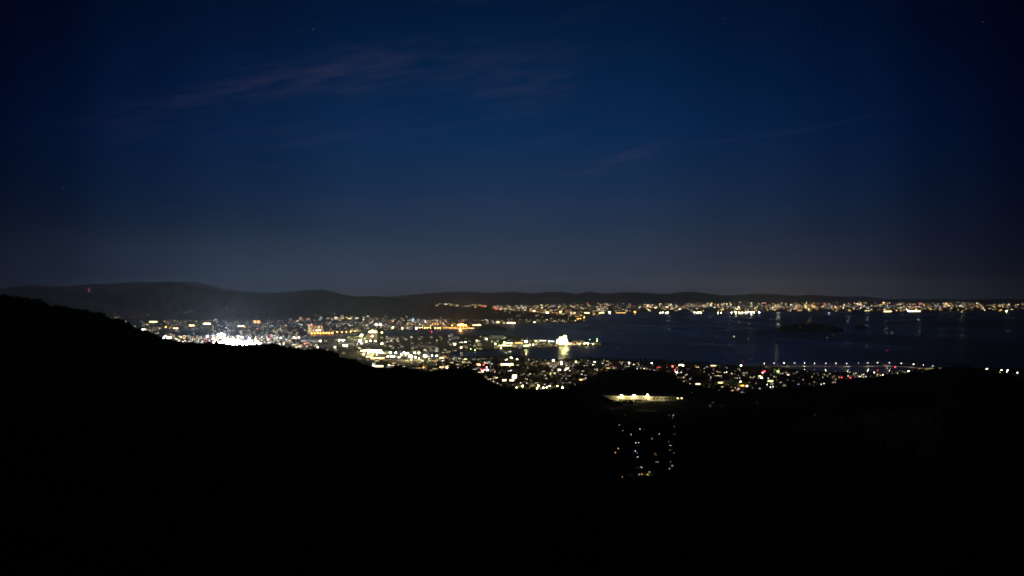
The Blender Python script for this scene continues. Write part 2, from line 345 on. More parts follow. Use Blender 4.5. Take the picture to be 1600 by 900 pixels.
YY, XX = np.meshgrid(rows, cols, indexing='ij'); grid_mesh('sea', (XX-800)*YY/F, YY, 0*YY, sea_m, False)
# coastal land
py = np.concatenate([np.arange(472.5, 486, .75), np.arange(486, 600, .4), np.arange(600, 640, 1.)]); yy = (H*F)/(py-HOR)
YY, XX = np.meshgrid(yy, np.arange(-760, 2360, 2.5), indexing='ij'); grid_mesh('ground', (XX-800)*YY/F, YY, land_z(XX, YY), M['land'], False)
# mountains
for name, (tab, yc, fr, bk) in RANGES.items():
    p = np.arange(tab[0][0], tab[-1][0]+1, 3.0); tt = np.concatenate([np.linspace(-1, 0, 45), np.linspace(.05, 1, 14)])
    TT, XX = np.meshgrid(tt, p, indexing='ij'); YC = yc(XX); YY = np.where(TT < 0, YC+TT*fr(XX), YC+TT*bk)
    Z = np.maximum(range_z(tab, yc, fr, bk, XX, YY), -20.)
    o = grid_mesh(name, (XX-800)*YY/F, YY, Z, M['mtn'])
# wooded hills below the lookout
yy = np.concatenate([np.linspace(60, 1800, 40), np.linspace(1850, 5600, 300)])
YY, XX = np.meshgrid(yy, np.arange(-500, 2100, 4.0), indexing='ij')
grid_mesh('wooded_hills', (XX-800)*YY/F, YY, hills(XX, YY), M['forest'])
# islands
def island(name, tab, Yc, depth, label):
    p = np.arange(tab[0][0], tab[-1][0]+.1, .5); tt = np.linspace(-1, 1, 25); TT, XX = np.meshgrid(tt, p, indexing='ij')
    e = np.minimum(np.minimum(XX-p[0], p[-1]-XX)/6., 1); YY = Yc+TT*depth*(.3+.7*np.sqrt(np.clip(e, 0, 1)))
    zc = H-(crest(tab, XX)+.35*fbm(XX*.5, XX*0, 3)-HOR)*Yc/F
    Z = zc*np.sqrt(np.clip(1-TT**2, 0, 1))+3*fbm(XX*.4, YY/60., 3)-3*(np.abs(TT) > .98)
    o = grid_mesh(name, (XX-800)*YY/F, YY, Z, M['mtn']); o['label'] = label
island('wooded_island', [(1212, 515.5), (1222, 510), (1232, 507), (1250, 506.5), (1268, 504.8), (1280, 506), (1296, 507), (1308, 511), (1316, 515), (1322, 518.5)], 14200., 450., 'long low wooded island in the middle of the bay')
island('wooded_islet', [(1335, 513.5), (1337, 508.5), (1345, 507.6), (1352, 509.5), (1357, 512.5)], 15200., 130., 'small dark islet beside the long wooded island')
island('wooded_headland', [(742, 516), (752, 511), (762, 508.6), (775, 508.5), (786, 511), (793, 515.8)], 14600., 350., 'dark wooded islet before the inner harbour')
HALO = .55; GL = .4; FARL = .42

# ------------------------------------------------------------------ trees
def crown_mb(seed, h, w, leaves=46, leafsize=1.5):
    r = random.Random(seed); mb = MB()
    blobs = [(r.uniform(-.28, .28)*w, r.uniform(-.28, .28)*w, h*r.uniform(.5, .82), w*r.uniform(.2, .33)) for _ in range(5)]
    for x, y, z, q in blobs: mb.ball((x, y, z), q, M['leaf'], r.uniform(.7, 1.0), 5)
    for _ in range(leaves):
        x, y, z, q = r.choice(blobs); a = r.uniform(0, 6.28); b = r.uniform(-.5, 1.2); d = q*r.uniform(.85, 1.35)
        c = Vector((x+d*math.cos(a)*math.cos(b), y+d*math.sin(a)*math.cos(b), z+d*math.sin(b)*.85))
        u = Vector((r.uniform(-1, 1), r.uniform(-1, 1), r.uniform(-1, 1))).normalized()*leafsize*r.uniform(.5, 1)
        v = u.cross(Vector((r.uniform(-1, 1), r.uniform(-1, 1), r.uniform(-1, 1)))).normalized()*leafsize*r.uniform(.4, .8)
        mb.face([c-u, c+v*.8, c+u], M['leaf'])
    return mb
def trunk_mb(seed, h):
    r = random.Random(seed); mb = MB(); mb.tube((0, 0, -1), (0, 0, h*.72), h*.03, h*.012, M['bark'], 5)
    for k in range(3):
        a = r.uniform(0, 6.28); z = h*r.uniform(.4, .6); mb.tube((0, 0, z), (math.cos(a)*h*.2, math.sin(a)*h*.2, z+h*.16), h*.014, h*.006, M['bark'], 4)
    return mb
TREES = [(trunk_mb(50+k, 14).mesh('trunk'), crown_mb(60+k, 14, 11, 60, 1.4).mesh('crown')) for k in range(5)]
def tree(loc, sc, rz, label, group, k=0):
    e = ob('tree', None, None, loc, rz, sc); tag(e, label, 'tree', group)
    ob('trunk', TREES[k % 5][0], e); ob('crown', TREES[k % 5][1], e)
    return e
# pine belt along the near beach, black against the bay
BEACH = [(838, 560.0), (870, 562.0), (905, 561.5), (935, 561), (990, 563.7), (1040, 566.2), (1100, 569.6), (1160, 571.6)]
for k in range(86):
    p = 884 + k*3.15 + R.uniform(-1.4, 1.4)
    if 902 < p < 906 or 1044 < p < 1048: continue
    r = crest(BEACH, p) + R.uniform(.3, 1.9); Y = dist(r, 2.5); big = 1.3 if (905 < p < 925 or 1000 < p < 1045 or 1048 < p < 1066 or 1075 < p < 1110) else .95
    tree(P(p, Y, 2.3), big*R.uniform(.85, 1.15), R.uniform(0, 6.28), 'dark shore pine standing in the tree belt between the beach and the town', 'pines along the near beach', k)
# single trees that stick out of the ridge line in front of the city lights
for i, (p, sc, lb) in enumerate([(327, 1.0, 'left of the two round trees on the ridge under the brightest lights'), (338, 1.25, 'right of the two round trees on the ridge under the brightest lights'), (401, .9, 'tree breaking the ridge line right of the white blaze'),
        (148, .9, 'upper ridge tree below the red mast lights'), (619, 1.15, 'first of three crowns on the knoll below the factory lamps'), (628, 1.3, 'middle crown on the knoll below the factory lamps'), (636, 1.1, 'last of three crowns on the knoll below the factory lamps'), (705, 1.1, 'tree on the left shoulder of the hill by the red shop signs'),
        (729, 1.2, 'tree on top of the hill left of the red shop signs'), (62, 1.0, 'tree on the high left slope near the picture edge'), (1463, 1.1, 'tree on the left shoulder of the ridge below the causeway end'), (1499, 1.2, 'tree on the top of the ridge below the causeway end')]):
    tab, hd = (HILL_L, 'L') if p < 1000 else (HILL_R, 'R'); Y = float(HD[hd](p))-15
    tree(P(p, Y, float(hills(p, Y))-1), sc, i, 'round-crowned dark ' + lb if 'crown' not in lb else 'dark leafy ' + lb, None, i)
def forest(name, specs, label):
    tpl = []
    for k in range(4):
        m = crown_mb(80+k, 11, 9, 12, 1.8); m.tube((0, 0, -2), (0, 0, 6), .3, .2, M['bark'], 3, False)
        tri = []
        for f in m.f:
            for j in range(1, len(f)-1): tri.append((f[0], f[j], f[j+1]))
        tpl.append((np.array(m.v, float), np.array(tri)))
    V, T, off = [], [], 0
    for X, Y, Z, S_ in specs:
        v, f = tpl[N.randint(4)]; a = N.rand()*6.28; c, s = math.cos(a)*S_, math.sin(a)*S_
        V.append(np.stack([X+v[:, 0]*c-v[:, 1]*s, Y+v[:, 0]*s+v[:, 1]*c, Z+v[:, 2]*S_*N.uniform(.8, 1.1)], 1)); T.append(f+off); off += len(v)
    v = np.concatenate(V); f = np.concatenate(T)
    me = bpy.data.meshes.new(name); me.vertices.add(len(v)); me.vertices.foreach_set('co', v.ravel().astype(np.float32))
    me.loops.add(f.size); me.loops.foreach_set('vertex_index', f.ravel().astype(np.int32)); me.polygons.add(len(f)); me.polygons.foreach_set('loop_start', np.arange(0, f.size, 3, dtype=np.int32))
    me.update(calc_edges=True); me.materials.append(M['leaf']); kind(ob(name, me), 'stuff', label)
specs = []
for tab, hd, a, b, n, back in ((HILL_L, 'L', -30, 1000, 5600, 30), (HILL_M, 'M', 890, 1150, 1500, 30), (HILL_R, 'R', 1085, 1640, 3000, 30)):
    p = N.uniform(a, b, n); Y = HD[hd](p) + N.uniform(-130, back, n)*np.where(N.rand(n) < .55, .35, 1)
    z = hills(p, Y)
    for i in range(n): specs.append(((p[i]-800)*Y[i]/F, Y[i], z[i]-1.5, N.uniform(.65, 1.2)*(.8 if N.rand() < .5 else 1)*(1+.6*float(fbm(np.float64(p[i]*.09), np.float64(3.3), 3)))))
specs = [q for q in specs if not (4380 < q[1] < 4780 and 905 < 800+q[0]*F/q[1] < 1085)]
p = N.uniform(-100, 1700, 2600); Y = N.uniform(1700, 3700, 2600); z = hills(p, Y)
for i in range(2600):
    if abs(p[i]-1008) > 62: specs.append(((p[i]-800)*Y[i]/F, Y[i], z[i]-1.5, N.uniform(.7, 1.2)))
forest('forest', specs, 'black woodland covering the hills below the lookout')

# ------------------------------------------------------------------ added point lights standing for whole lit districts, to make the haze glow
def lamp(loc, power, col='white', radius=2.0, name='point_light'):
    d = bpy.data.lights.new(name, 'POINT'); d.energy = power; d.color = COL[col]; d.shadow_soft_size = radius
    o = bpy.data.objects.new(name, d); C.objects.link(o); o.location = loc; return o
for p, r, pw, c in [(262, 529, 1.2, 'white'), (300, 515, 1.5, 'white'), (345, 524, 6., 'white'), (360, 532, 8.0, 'cool'), (378, 535, 8.0, 'white'), (395, 534, 4., 'white'), (430, 528, 2., 'white'), (470, 528, 2., 'white'), (420, 510, 3., 'white'), (360, 508, 3., 'white'), (470, 507, 3., 'white'), (530, 506, 3., 'white'), (590, 507, 3., 'white'), (650, 503, 2., 'white'),
                 (564, 526, 3., 'yellow'), (583, 549, 1.2, 'yellow'), (610, 551, 1., 'white'), (632, 551, 1., 'white'), (664, 556, 1., 'white'), (719, 507.5, 3., 'orange'), (800, 504.5, 1.5, 'warm'), (735, 500, 1.5, 'warm')]:
    Y = dist(r); lamp(P(p, Y, 35), GL*pw*1e6*(Y/13000), {'white': 'blue_white', 'cool': 'blue_white'}.get(c, c), 5)  # district glow added over the left city, mostly tinted blue for the haze
for p, pw, c in [(735, 1.2, 'warm'), (775, .8, 'white'), (820, 1, 'white'), (860, 1., 'white'), (900, 1, 'white'), (935, 1.2, 'yellow'), (975, 1., 'white'), (1010, 1, 'white'), (1045, 1.3, 'white'), (1080, 1, 'white'), (1110, 1, 'white'), (1140, 1.2, 'warm'), (1172, 1.6, 'yellow'), (1216, 2.6, 'yellow'), (1240, 1, 'warm'), (1264, 2., 'orange'),
                 (1295, 1.2, 'warm'), (1325, 1.2, 'warm'), (1355, 1.2, 'warm'), (1385, 1.2, 'warm'), (1410, 1, 'warm'), (1435, 1.5, 'warm'), (1470, 1, 'warm'), (1503, 1, 'yellow'), (1575, .4, 'warm')]:
    lamp(P(p, 36500., 115), FARL*pw*6e6, {'white': 'blue_white', 'warm': 'blue_white', 'yellow': 'white'}.get(c, c), 8)  # lights added along the far shore to brighten haze before the mountains
for p, pw in ((60, .5), (150, 1.), (240, 1.2), (330, 1.3), (430, 1.)):      # added lights hidden behind the near mountains to brighten the haze there
    lamp(P(p, 34500., 130), pw*5e6, 'blue_white', 8)

# the lamps that glare: each one lights the air, the ground and the water round it
for p, r, e_, c in [(563, 524, 2.6, 'yellow'), (562, 532, 2.2, 'white'), (664, 556, 1.6, 'yellow'), (641, 556.6, 1.3, 'yellow'), (720, 507.4, 14.0, 'orange'), (821.7, 533.3, 2.2, 'yellow'), (864.6, 562.7, .7, 'yellow'), (262, 528, 2.4, 'white'), (346, 522, 12.0, 'daylight'), (352, 531, 7.0, 'blue_white'), (364, 536, 12.0, 'daylight'), (376, 536, 12.0, 'daylight'), (388, 536, 9.0, 'daylight'),
                    (878, 531, 1.2, 'yellow'), (1216.3, 475.8, 3, 'yellow'), (1265, 475.8, 1.5, 'orange'), (1503.5, 477, .8, 'yellow'), (1149.5, 487.6, 7, 'yellow'), (1174, 487.6, 8, 'white'), (731, 478, 8, 'warm'), (582, 548, 1.6, 'yellow'), (534, 531, 1.0, 'white')]:
    if r > 490: Y = dist(r, 25.); lamp(P(p, Y-14, 27), e_*1e6*HALO, c, 2.5)
    else:
        g = hit(p, r, 35.) if p > 900 else hit(p, r); lamp((g[0], g[1]-14, g[2]+40), e_*1e6*HALO, c, 4)

# ------------------------------------------------------------------ where a light stands, told by the nearest landmark
LM = [(240, 503, 'row of halls on the far left plain'), (262, 528, 'small blaze on the left ridge'), (323, 506, 'yellow stadium'), (370, 533, 'white blaze'), (376, 510, 'long white station roof'), (401, 503, 'amber hospital block'), (432, 525, 'red strip of the left city'), (490, 513, 'apartment towers'), (505, 521, 'orange canal bank'),
      (534, 531, 'short bright row of works lamps'), (563, 527, 'two glaring green-ground floodlights'), (581, 519, 'pale yellow station'), (591, 508, 'long white block'), (582, 549, 'greenhouse'), (592, 572, 'yellow shop row on the hill edge'), (640, 555, 'bright works yards'), (650, 513, 'white harbour lamp'), (674, 520, 'red harbour mast'), (668, 541, 'long shed above the channel'),
      (711, 526, 'white silo'), (720, 507, 'orange ship berth'), (750, 572, 'red shop street'), (767, 512, 'dark wooded islet'), (778, 526, 'pale peninsula warehouse'), (790, 537, 'lit peninsula park'), (793, 593, 'long mall front'), (794, 570, 'yellow sports hall'), (798, 505, 'long north shore shed'), (822, 533, 'peninsula floodlight'), (842, 605, 'yellow-green grounds'),
      (864, 568, 'apartment block by the bay'), (880, 578, 'glaring shop row'), (878, 531, 'floodlit harbour plant'), (872, 491, 'yellow-green light on the spur'), (906, 498, 'orange lights by the spur'), (915, 592, 'shop fronts left of the round hill'), (932, 532, 'peninsula tip'), (935, 480, 'bright port row'), (950, 575, 'amber roof edge above the round hill'), (992, 487, 'orange light on the open far shore'), (1033, 574, 'red neon strip'), (1064, 572, 'glaring shop front in the pines'),
      (1040, 488, 'first quay lamps'), (1090, 488, 'middle quay lamps'), (1055, 480, 'greenish far hall'), (1090, 600, 'foot of the round hill'), (1119, 571, 'pale yellow roof by the pines'), (1140, 597, 'long grey hall'), (1160, 488, 'long far quay'), (1151, 477, 'orange far city light'), (1190, 584, 'red and orange town signs'), (1204, 597, 'yellow-green pavilion'), (1216, 476, 'brightest yellow far light'), (1265, 476, 'large orange far light'), (1236, 483, 'thin warm arena'), (1216, 582, 'yellow-green square building'),
      (1325, 589, 'slanting white shop front'), (1340, 582, 'inlet behind the causeway'), (1355, 486, 'yellow quay hall'), (1387, 487, 'long yellow far hall'), (1431, 481, 'tall far tower'), (1477, 483, 'green arena'), (1503, 477, 'bright yellow light of the far right'), (1575, 478, 'wide warm light near the edge'), (1550, 485, 'thin right end of the far city'),
      (1011, 741, 'lowest village lights'), (985, 739, 'orange village light'), (996, 706, 'bluish village lamps'), (1046, 693, 'bright village lamps on the right'), (1000, 671, 'top left village lamp'), (1030, 678, 'upper village lamp'), (1048, 725, 'lower right village lamps'), (1052, 650, 'lone lamps above the village'), (1025, 711, 'warm pair in the village middle'), (995, 640, 'terrace under the factory'), (973, 672, 'green village lamp')]
SEEN = set()
def near(x, y, lead=''):
    ks = sorted(LM, key=lambda l: (l[0]-x)**2+(3.2*(l[1]-y))**2)[:4]; opts = []
    for k in ks[:2]:
        dx, dy = x-k[0], (y-k[1])*1.6; v = 'behind' if dy < 0 else 'before'; h = 'left' if dx < 0 else 'right'
        if abs(dx)+abs(dy) < 5: opts.append('beside the '+k[2])
        elif abs(dx) > 2.2*abs(dy): opts.append('%s of the %s' % (h, k[2]))
        elif abs(dy) > 2.2*abs(dx): opts.append('%s the %s' % (v, k[2]))
        else: opts.append('%s and %s of the %s' % (v, h, k[2]))
    opts += ['between the %s and the %s' % (ks[i][2], ks[j][2]) for i, j in ((0, 1), (0, 2), (1, 2), (0, 3))]
    opts += ['%s, towards the %s' % (opts[0], ks[j][2]) for j in (1, 2, 3)]
    for o in opts:
        t = fit(lead+' '+o)
        if t not in SEEN and len(t.split()) <= 16: SEEN.add(t); return o
    return opts[0]
def pxy(loc): return 800+loc[0]*F/loc[1], HOR+(H-loc[2])*F/loc[1]
SZ = {0: 'faint', 1: 'dim', 2: 'small', 3: 'bright', 4: 'glaring'}
MASS = {}
USED = {'house': 0, 'building': 0, 'street_lamp': 0}
def mass_for(loc):
    x, y = pxy(loc); n = 'far_city_mass' if y < 492 and x > 680 else 'city_mass' if (x < 560 or y < 515) else 'harbour_belt_mass' if y < 562 and x < 940 else 'town_light_mass'
    return MASS.setdefault(n, MB())

# ------------------------------------------------------------------ lit buildings, houses, lamps: libraries of meshes
def house_mb(w, d, h, body, roof, lit=None, litw=3.0):
    mb = MB(); mb.box(-w/2, w/2, -d/2, d/2, -1, h, body); e = .5; rh = w*.22
    a, b_, c, d_ = (-w/2-e, -d/2-e, h), (w/2+e, -d/2-e, h), (w/2+e, d/2+e, h), (-w/2-e, d/2+e, h); r0, r1 = (-w/2-e, 0, h+rh), (w/2+e, 0, h+rh)
    mb.face([a, b_, r1, r0], roof); mb.face([c, d_, r0, r1], roof); mb.face([d_, a, r0], roof); mb.face([b_, c, r1], roof); mb.face([a, d_, c, b_], body)
    if lit is not None:
        x = w*.12
        mb.box(x-litw/2, x+litw/2, -d/2-.12, -d/2+.1, h*.52, h*.52+litw*.55, lit)
        mb.box(-w/2-.12, -w/2+.1, -1, 1, h*.2, h*.2+1.5, lit)
        mb.box(w/2-.1, w/2+.12, -1, 1, h*.5, h*.5+1.4, lit)
    return mb
def block_mb(w, d, h, body, lit, rows, lw, lh):
    """flat-roofed building with lit window bands between its floors"""
    mb = MB(); mb.box(-w/2, w/2, -d/2, d/2, -2, h, body); mb.box(-w/2+w*.1, -w/2+w*.3, -d*.2, d*.2, h, h+h*.12, M['dark'])
    for k in range(rows):
        z = h*(k+.6)/(rows+.3)
        for j in range(3):
            x = -w/2+w*(j+.5)/3; mb.box(x-lw/2, x+lw/2, -d/2-.25, -d/2+.2, z, z+lh, lit)
        mb.box(w/2-.2, w/2+.25, -lw/2, lw/2, z, z+lh, lit); mb.box(-w/2-.25, -w/2+.2, -lw/2, lw/2, z, z+lh, lit)
    return mb
def pole_mb(h, r, m=None):
    mb = MB(); mb.tube((0, 0, -1), (0, 0, h), r*1.4, r, m or M['metal'], 5); mb.tube((0, 0, h-.1), (0, -h*.14, h+h*.03), r, r*.8, m or M['metal'], 4); return mb
LEV = [1.6, 3.4, 7., 16., 40.]
_lib = {}
def lib(key, fn):
    if key not in _lib: _lib[key] = fn()
    return _lib[key]
def cn(c): return {'warm': 'warm', 'yellow': 'pale yellow', 'white': 'white', 'cool': 'bluish white', 'orange': 'orange', 'amber': 'amber', 'red': 'red', 'green': 'green', 'lime': 'yellow-green', 'pink': 'pink'}[c]
def pick(w):
    t = R.random()*sum(v for _, v in w)
    for k, v in w:
        t -= v
        if t <= 0: return k
    return w[-1][0]
def level(mu=0.0, sg=.8):
    return min(4, max(0, int(round(1.2 + mu + R.gauss(0, sg)))))
def lit_house(loc, col, lv, group, rz=0, sc=1.0, into=None):
    mk = lambda: house_mb(10.5, 8, 5.5, M['wall2'], M['roof'], em(col, LEV[lv]), 2.1)
    if into is not None: into.add(lib(('hm', col, lv), mk), loc, rz, sc); return
    o = ob('house', lib(('h', col, lv), lambda: mk().mesh('house')), None, loc, rz, sc)
    return tag(o, (lambda l: l+' '+near(*pxy(loc), l))('%s house with %s window' % (SZ[lv], cn(col))), 'house', group)
def lit_block(loc, col, lv, group, s, rz=0, sc=1.0, into=None, tall=False):
    z = 1.0 if s < 9 else 2.2
    h = (26. if tall else 11.) if s < 9 else (17. if tall else 8.)
    mk = lambda: block_mb(16*z, 12*z, h*z, M['wall2'], em(col, LEV[lv]), 3 if tall else 1, 1.7*z if s < 9 else 5.5, (1.5*z if not tall else 1.1*z) if s < 9 else 4.6)
    if into is not None: into.add(lib(('bm', col, lv, z, tall), mk), loc, rz, sc); return
    o = ob('building', lib(('b', col, lv, z, tall), lambda: mk().mesh('building')), None, loc, rz, sc)
    return tag(o, (lambda l: l+' '+near(*pxy(loc), l))('%s %s building with %s windows' % (SZ[lv], 'tall' if tall else 'low', cn(col))), 'building', group)
def street_lamp(loc, col, lv, group, s, h=9.0, into=None, rz=0, sample=False, label=None, E=None, parts=True):
    r = max(.35, (.27 if s > 2.3 else .21)*s)
    key = (col, lv if E is None else E, round(s*2)/2, h, sample)
    if into is not None:
        def mk():
            mb = pole_mb(h, max(.1, .02*s)); mb.ball((0, -h*.14, h), r, em(col, LEV[lv] if E is None else E, sample), .8, 6); return mb
        into.add(lib(('lm', *key), mk), loc, rz); return
    e = ob('street_lamp', None, None, loc, rz)
    ob('pole', lib(('lp', *key), lambda: pole_mb(h, max(.1, .02*s)).mesh('pole')), e)
    def hd():
        mb = MB(); mb.ball((0, -h*.14, h), r, em(col, LEV[lv] if E is None else E, sample), .8, 6); return mb.mesh('lamp_head')
    ob('lamp_head', lib(('lh', *key), hd), e)
    return tag(e, label or (lambda l: l+' '+near(*pxy(loc), l))('%s %s lamp' % (SZ[lv], cn(col))), 'street lamp', group)

# ---- near coastal town
WARMW = [('white', 46), ('warm', 26), ('yellow', 12), ('cool', 8), ('amber', 5), ('orange', 2), ('red', 1.0), ('green', .6)]
def town_pt():
    """a point of the near town in (column, row), denser where the photograph shows more lights"""
    while True:
        p = R.uniform(690, 1420); top = crest([(560, 552), (690, 557), (740, 560), (835, 561.5), (935, 563.5), (1040, 569.3), (1160, 573.6), (1246, 578.5), (1300, 583.2), (1400, 583), (1420, 581)], p)
        bot = HID(p)-.6
        if bot <= top: continue
        r = R.uniform(top, bot)
        dens = crest([(690, .8), (850, 1.0), (960, 1), (1080, 1.0), (1180, .8), (1260, .55), (1330, .45), (1380, .35), (1420, .25)], p)
        if 985 < p < 1020: pass
        if R.random() > dens*min(1, (bot-top)/9.+.35): continue
        return p, r
WHERE_T = ['among the dark roofs of the coastal town', 'in the coastal town below the shore pines', 'in the coastal town in front of the bay']
nh = 0
mass = MB()
dark = MB()
pts = sorted([town_pt() for _ in range(640)], key=lambda q: -q[1])
for i, (p, r) in enumerate(pts):
    g = hit(p, r, 4.0)
    if not g or g[1] < 4700: continue
    c = pick(WARMW); lv = level(.2 if p < 960 else 0, .9); s = g[1]/F; rz = R.uniform(-.5, .5); m = None if i < 320 else mass_for(g)
    if i % 2: lit_house(g, c, lv, 'lit houses of the coastal town', rz, R.uniform(.85, 1.35), m)
    else: street_lamp(g, c, lv, 'street lamps of the coastal town', s, 8.0, m)
for _ in range(900):
    p, r = town_pt(); g = hit(p, r, 3.0)
    if g and g[1] > 4700: dark.add(lib(('dk', R.randint(0, 3)), lambda: house_mb(R.uniform(9, 16), R.uniform(7, 12), R.uniform(4.5, 8), R.choice([M['wall'], M['wall2']]), R.choice([M['roof'], M['roofb'], M['metal']]))), g, R.uniform(-.8, .8), R.uniform(.8, 1.3))
kind(dark.build('dark_town_houses'), 'stuff', 'unlit houses packed between the lights of the coastal town')

# ---- left part: town edge between the hill and the industrial belt (columns 560-760) and industrial belt
def rnd_field(n, x0, x1, ytop, ybot, cols, mu, sg, lift, kindf, ok=None):
    k = 0; out = []
    while k < n:
        p = R.uniform(x0, x1); a = crest(ytop, p); b = min(crest(ybot, p), HID(p)-.5)
        if b <= a: k += 1; continue
        r = R.uniform(a, b); k += 1
        if ok and not ok(p, r): continue
        py_ = np.array([r]); px_ = np.array([p])
        g = hit(p, r, lift)
        if not g or (g[2] < 1 and not (g[2] > 0)): continue
        if g[2] <= 0: continue
        out.append((p, r, g, pick(cols), level(mu, sg)))
    return out
def place(lst, group_b, group_l, frac_lamp=.4, nb=300, nl=300, tallp=.05):
    lst.sort(key=lambda q: -(q[4]*2.0+1)/q[2][1])
    for i, (p, r, g, c, lv) in enumerate(lst):
        s = g[1]/F; rz = R.uniform(-.4, .4)
        if R.random() < frac_lamp:
            street_lamp(g, c, lv, group_l, s, 9.0, mass_for(g) if nl <= 0 else None); nl -= 1
        else:
            lit_block(g, c, lv, group_b, s, rz, R.uniform(.7, 1.3), mass_for(g) if nb <= 0 else None, R.random() < tallp); nb -= 1
INDC = [('white', 28), ('yellow', 36), ('warm', 24), ('cool', 5), ('lime', 3), ('amber', 3), ('red', 1)]
place(rnd_field(150, 560, 770, [(560, 552), (770, 560)], [(560, 600), (770, 606)], WARMW, -.2, .8, 4, 0), 'lit buildings at the foot of the wooded hill', 'lamps at the foot of the wooded hill', .45, 36, 14)
place(rnd_field(330, 380, 760, [(380, 528), (480, 528), (600, 526), (760, 526)], [(380, 545), (480, 552), (760, 556)], INDC, -.35, .9, 5, 0), 'works buildings of the harbour belt', 'yard lamps of the harbour belt', .5, 44, 20)
place(rnd_field(120, 745, 905, [(745, 524), (790, 525), (830, 531), (905, 532)], [(745, 547), (830, 544), (905, 540)], INDC, 0, .8, 5, 0), 'lit sheds on the harbour peninsula', 'yard lamps on the harbour peninsula', .5, 24, 8)
place(rnd_field(26, 890, 938, [(890, 534), (938, 536)], [(890, 540), (938, 538.5)], INDC, .2, .7, 4, 0), 'lit sheds on the harbour peninsula', 'yard lamps on the harbour peninsula', .5, 8, 4)
# ---- left city
CITYC = [('white', 32), ('warm', 34), ('yellow', 18), ('amber', 9), ('cool', 5), ('orange', 3), ('red', 2), ('green', .8), ('pink', 1)]
fl = rnd_field(1150, 222, 700, [(222, 503), (260, 501), (330, 500), (420, 501), (500, 497), (560, 496), (620, 498), (700, 500)], [(222, 520), (300, 534), (380, 533), (480, 527), (560, 521), (620, 515), (700, 513)], CITYC, -.1, .95, 4, 0,
               ok=lambda p, r: not (250 < p < 330 and 514 < r < 524 and R.random() < .85) and not (p < 300 and 507.5 < r < 511 and R.random() < .6))
place(fl, 'lit buildings of the city across the plain', 'street lamps of the city across the plain', .3, 80, 20, .07)
place(rnd_field(300, 262, 480, [(262, 526), (480, 524)], [(262, 545), (480, 548)], CITYC, 1.0, .9, 4, 0), 'bright yards below the white blaze', 'bright lamps along the foot of the ridge', .5, 24, 8)
# ---- north shore of the bay and lower slopes
place(rnd_field(170, 560, 790, [(560, 494), (620, 495), (700, 497), (790, 501)], [(560, 513), (700, 512), (790, 506)], CITYC, -.1, .9, 4, 0), 'lit buildings on the north shore', 'street lamps on the north shore', .4, 24, 6)
place(rnd_field(80, 770, 905, [(770, 499), (905, 500)], [(770, 507), (860, 504.4), (905, 502)], CITYC, 0, .9, 3, 0), 'lit buildings on the north shore', 'street lamps on the north shore', .4, 12, 4)
# ---- far city across the bay
FARC = [('warm', 34), ('yellow', 22), ('white', 14), ('amber', 22), ('orange', 5), ('cool', 2), ('red', 1.6), ('green', .8)]
far = rnd_field(1500, 940, 1610, [(940, 474), (1000, 475), (1080, 473), (1200, 473), (1320, 473), (1440, 472.5), (1500, 472), (1560, 475), (1610, 474)], [(940, 488), (1000, 486.2), (1610, 485.6)], FARC, .1, 1.15, 6, 0,
                ok=lambda p, r: R.random() < (.55+1.4*max(0, float(fbm(np.float64(p*.11), np.float64(r*.35), 3))))*1.3*crest([(940, .6), (1000, .55), (1060, .8), (1180, 1), (1470, 1), (1520, .55), (1610, .5)], p)*crest([(470, .5), (476, 1), (483, .8), (484.5, .45), (487, .55)], r))
far += rnd_field(330, 770, 950, [(770, 478), (830, 477.5), (890, 474), (950, 474)], [(770, 483), (830, 487), (880, 493), (905, 498), (950, 489)], FARC, .0, .95, 6, 0)
far += rnd_field(26, 680, 760, [(680, 474), (760, 475.5)], [(680, 478), (760, 481)], FARC, 0, .6, 6, 0)
place(far, 'lit buildings of the far city', 'street lamps of the far city', .12, 80, 8, .08)

# ------------------------------------------------------------------ landmark lights
def flood_mast(px, py, size, col, E, label, h=22., group=None, light=0.0, sample=False, cat='floodlight'):
    """mast with a bank of floodlights; py is the row of the lamps"""
    Y = dist(py, h+2.5); g = P(px, Y, 2.2); s = Y/F
    e = ob('floodlight_mast', None, None, g); tag(e, label, cat, group)
    mb = MB(); mb.tube((0, 0, -1), (0, 0, h), .5, .25, M['metal'], 6); mb.box(-1.6, 1.6, -.6, .6, h-.6, h-.3, M['metal']); mb.build('mast', e)
    w = size*s*.5*(1.35 if group == 'floodlights of the glaring white yard' else 1)
    k = ('fb', round(w, 1), col, E, h, sample)
    def mk():
        b = MB()
        n = 3
        for j in range(n):
            x0 = -w+2*w*j/n; b.box(x0+.06*w, x0+2*w/n-.06*w, -.9, -.3, h-w*.6, h+w*.6, em(col, E, sample))
        return b.mesh('lamp_bank')
    ob('lamp_bank', lib(k, mk), e)
    if light: lamp((g[0], g[1]-6, h+2), light, col, 1.5)
    return e
def on_land(px, py, z=0.): return PR(px, py, z)
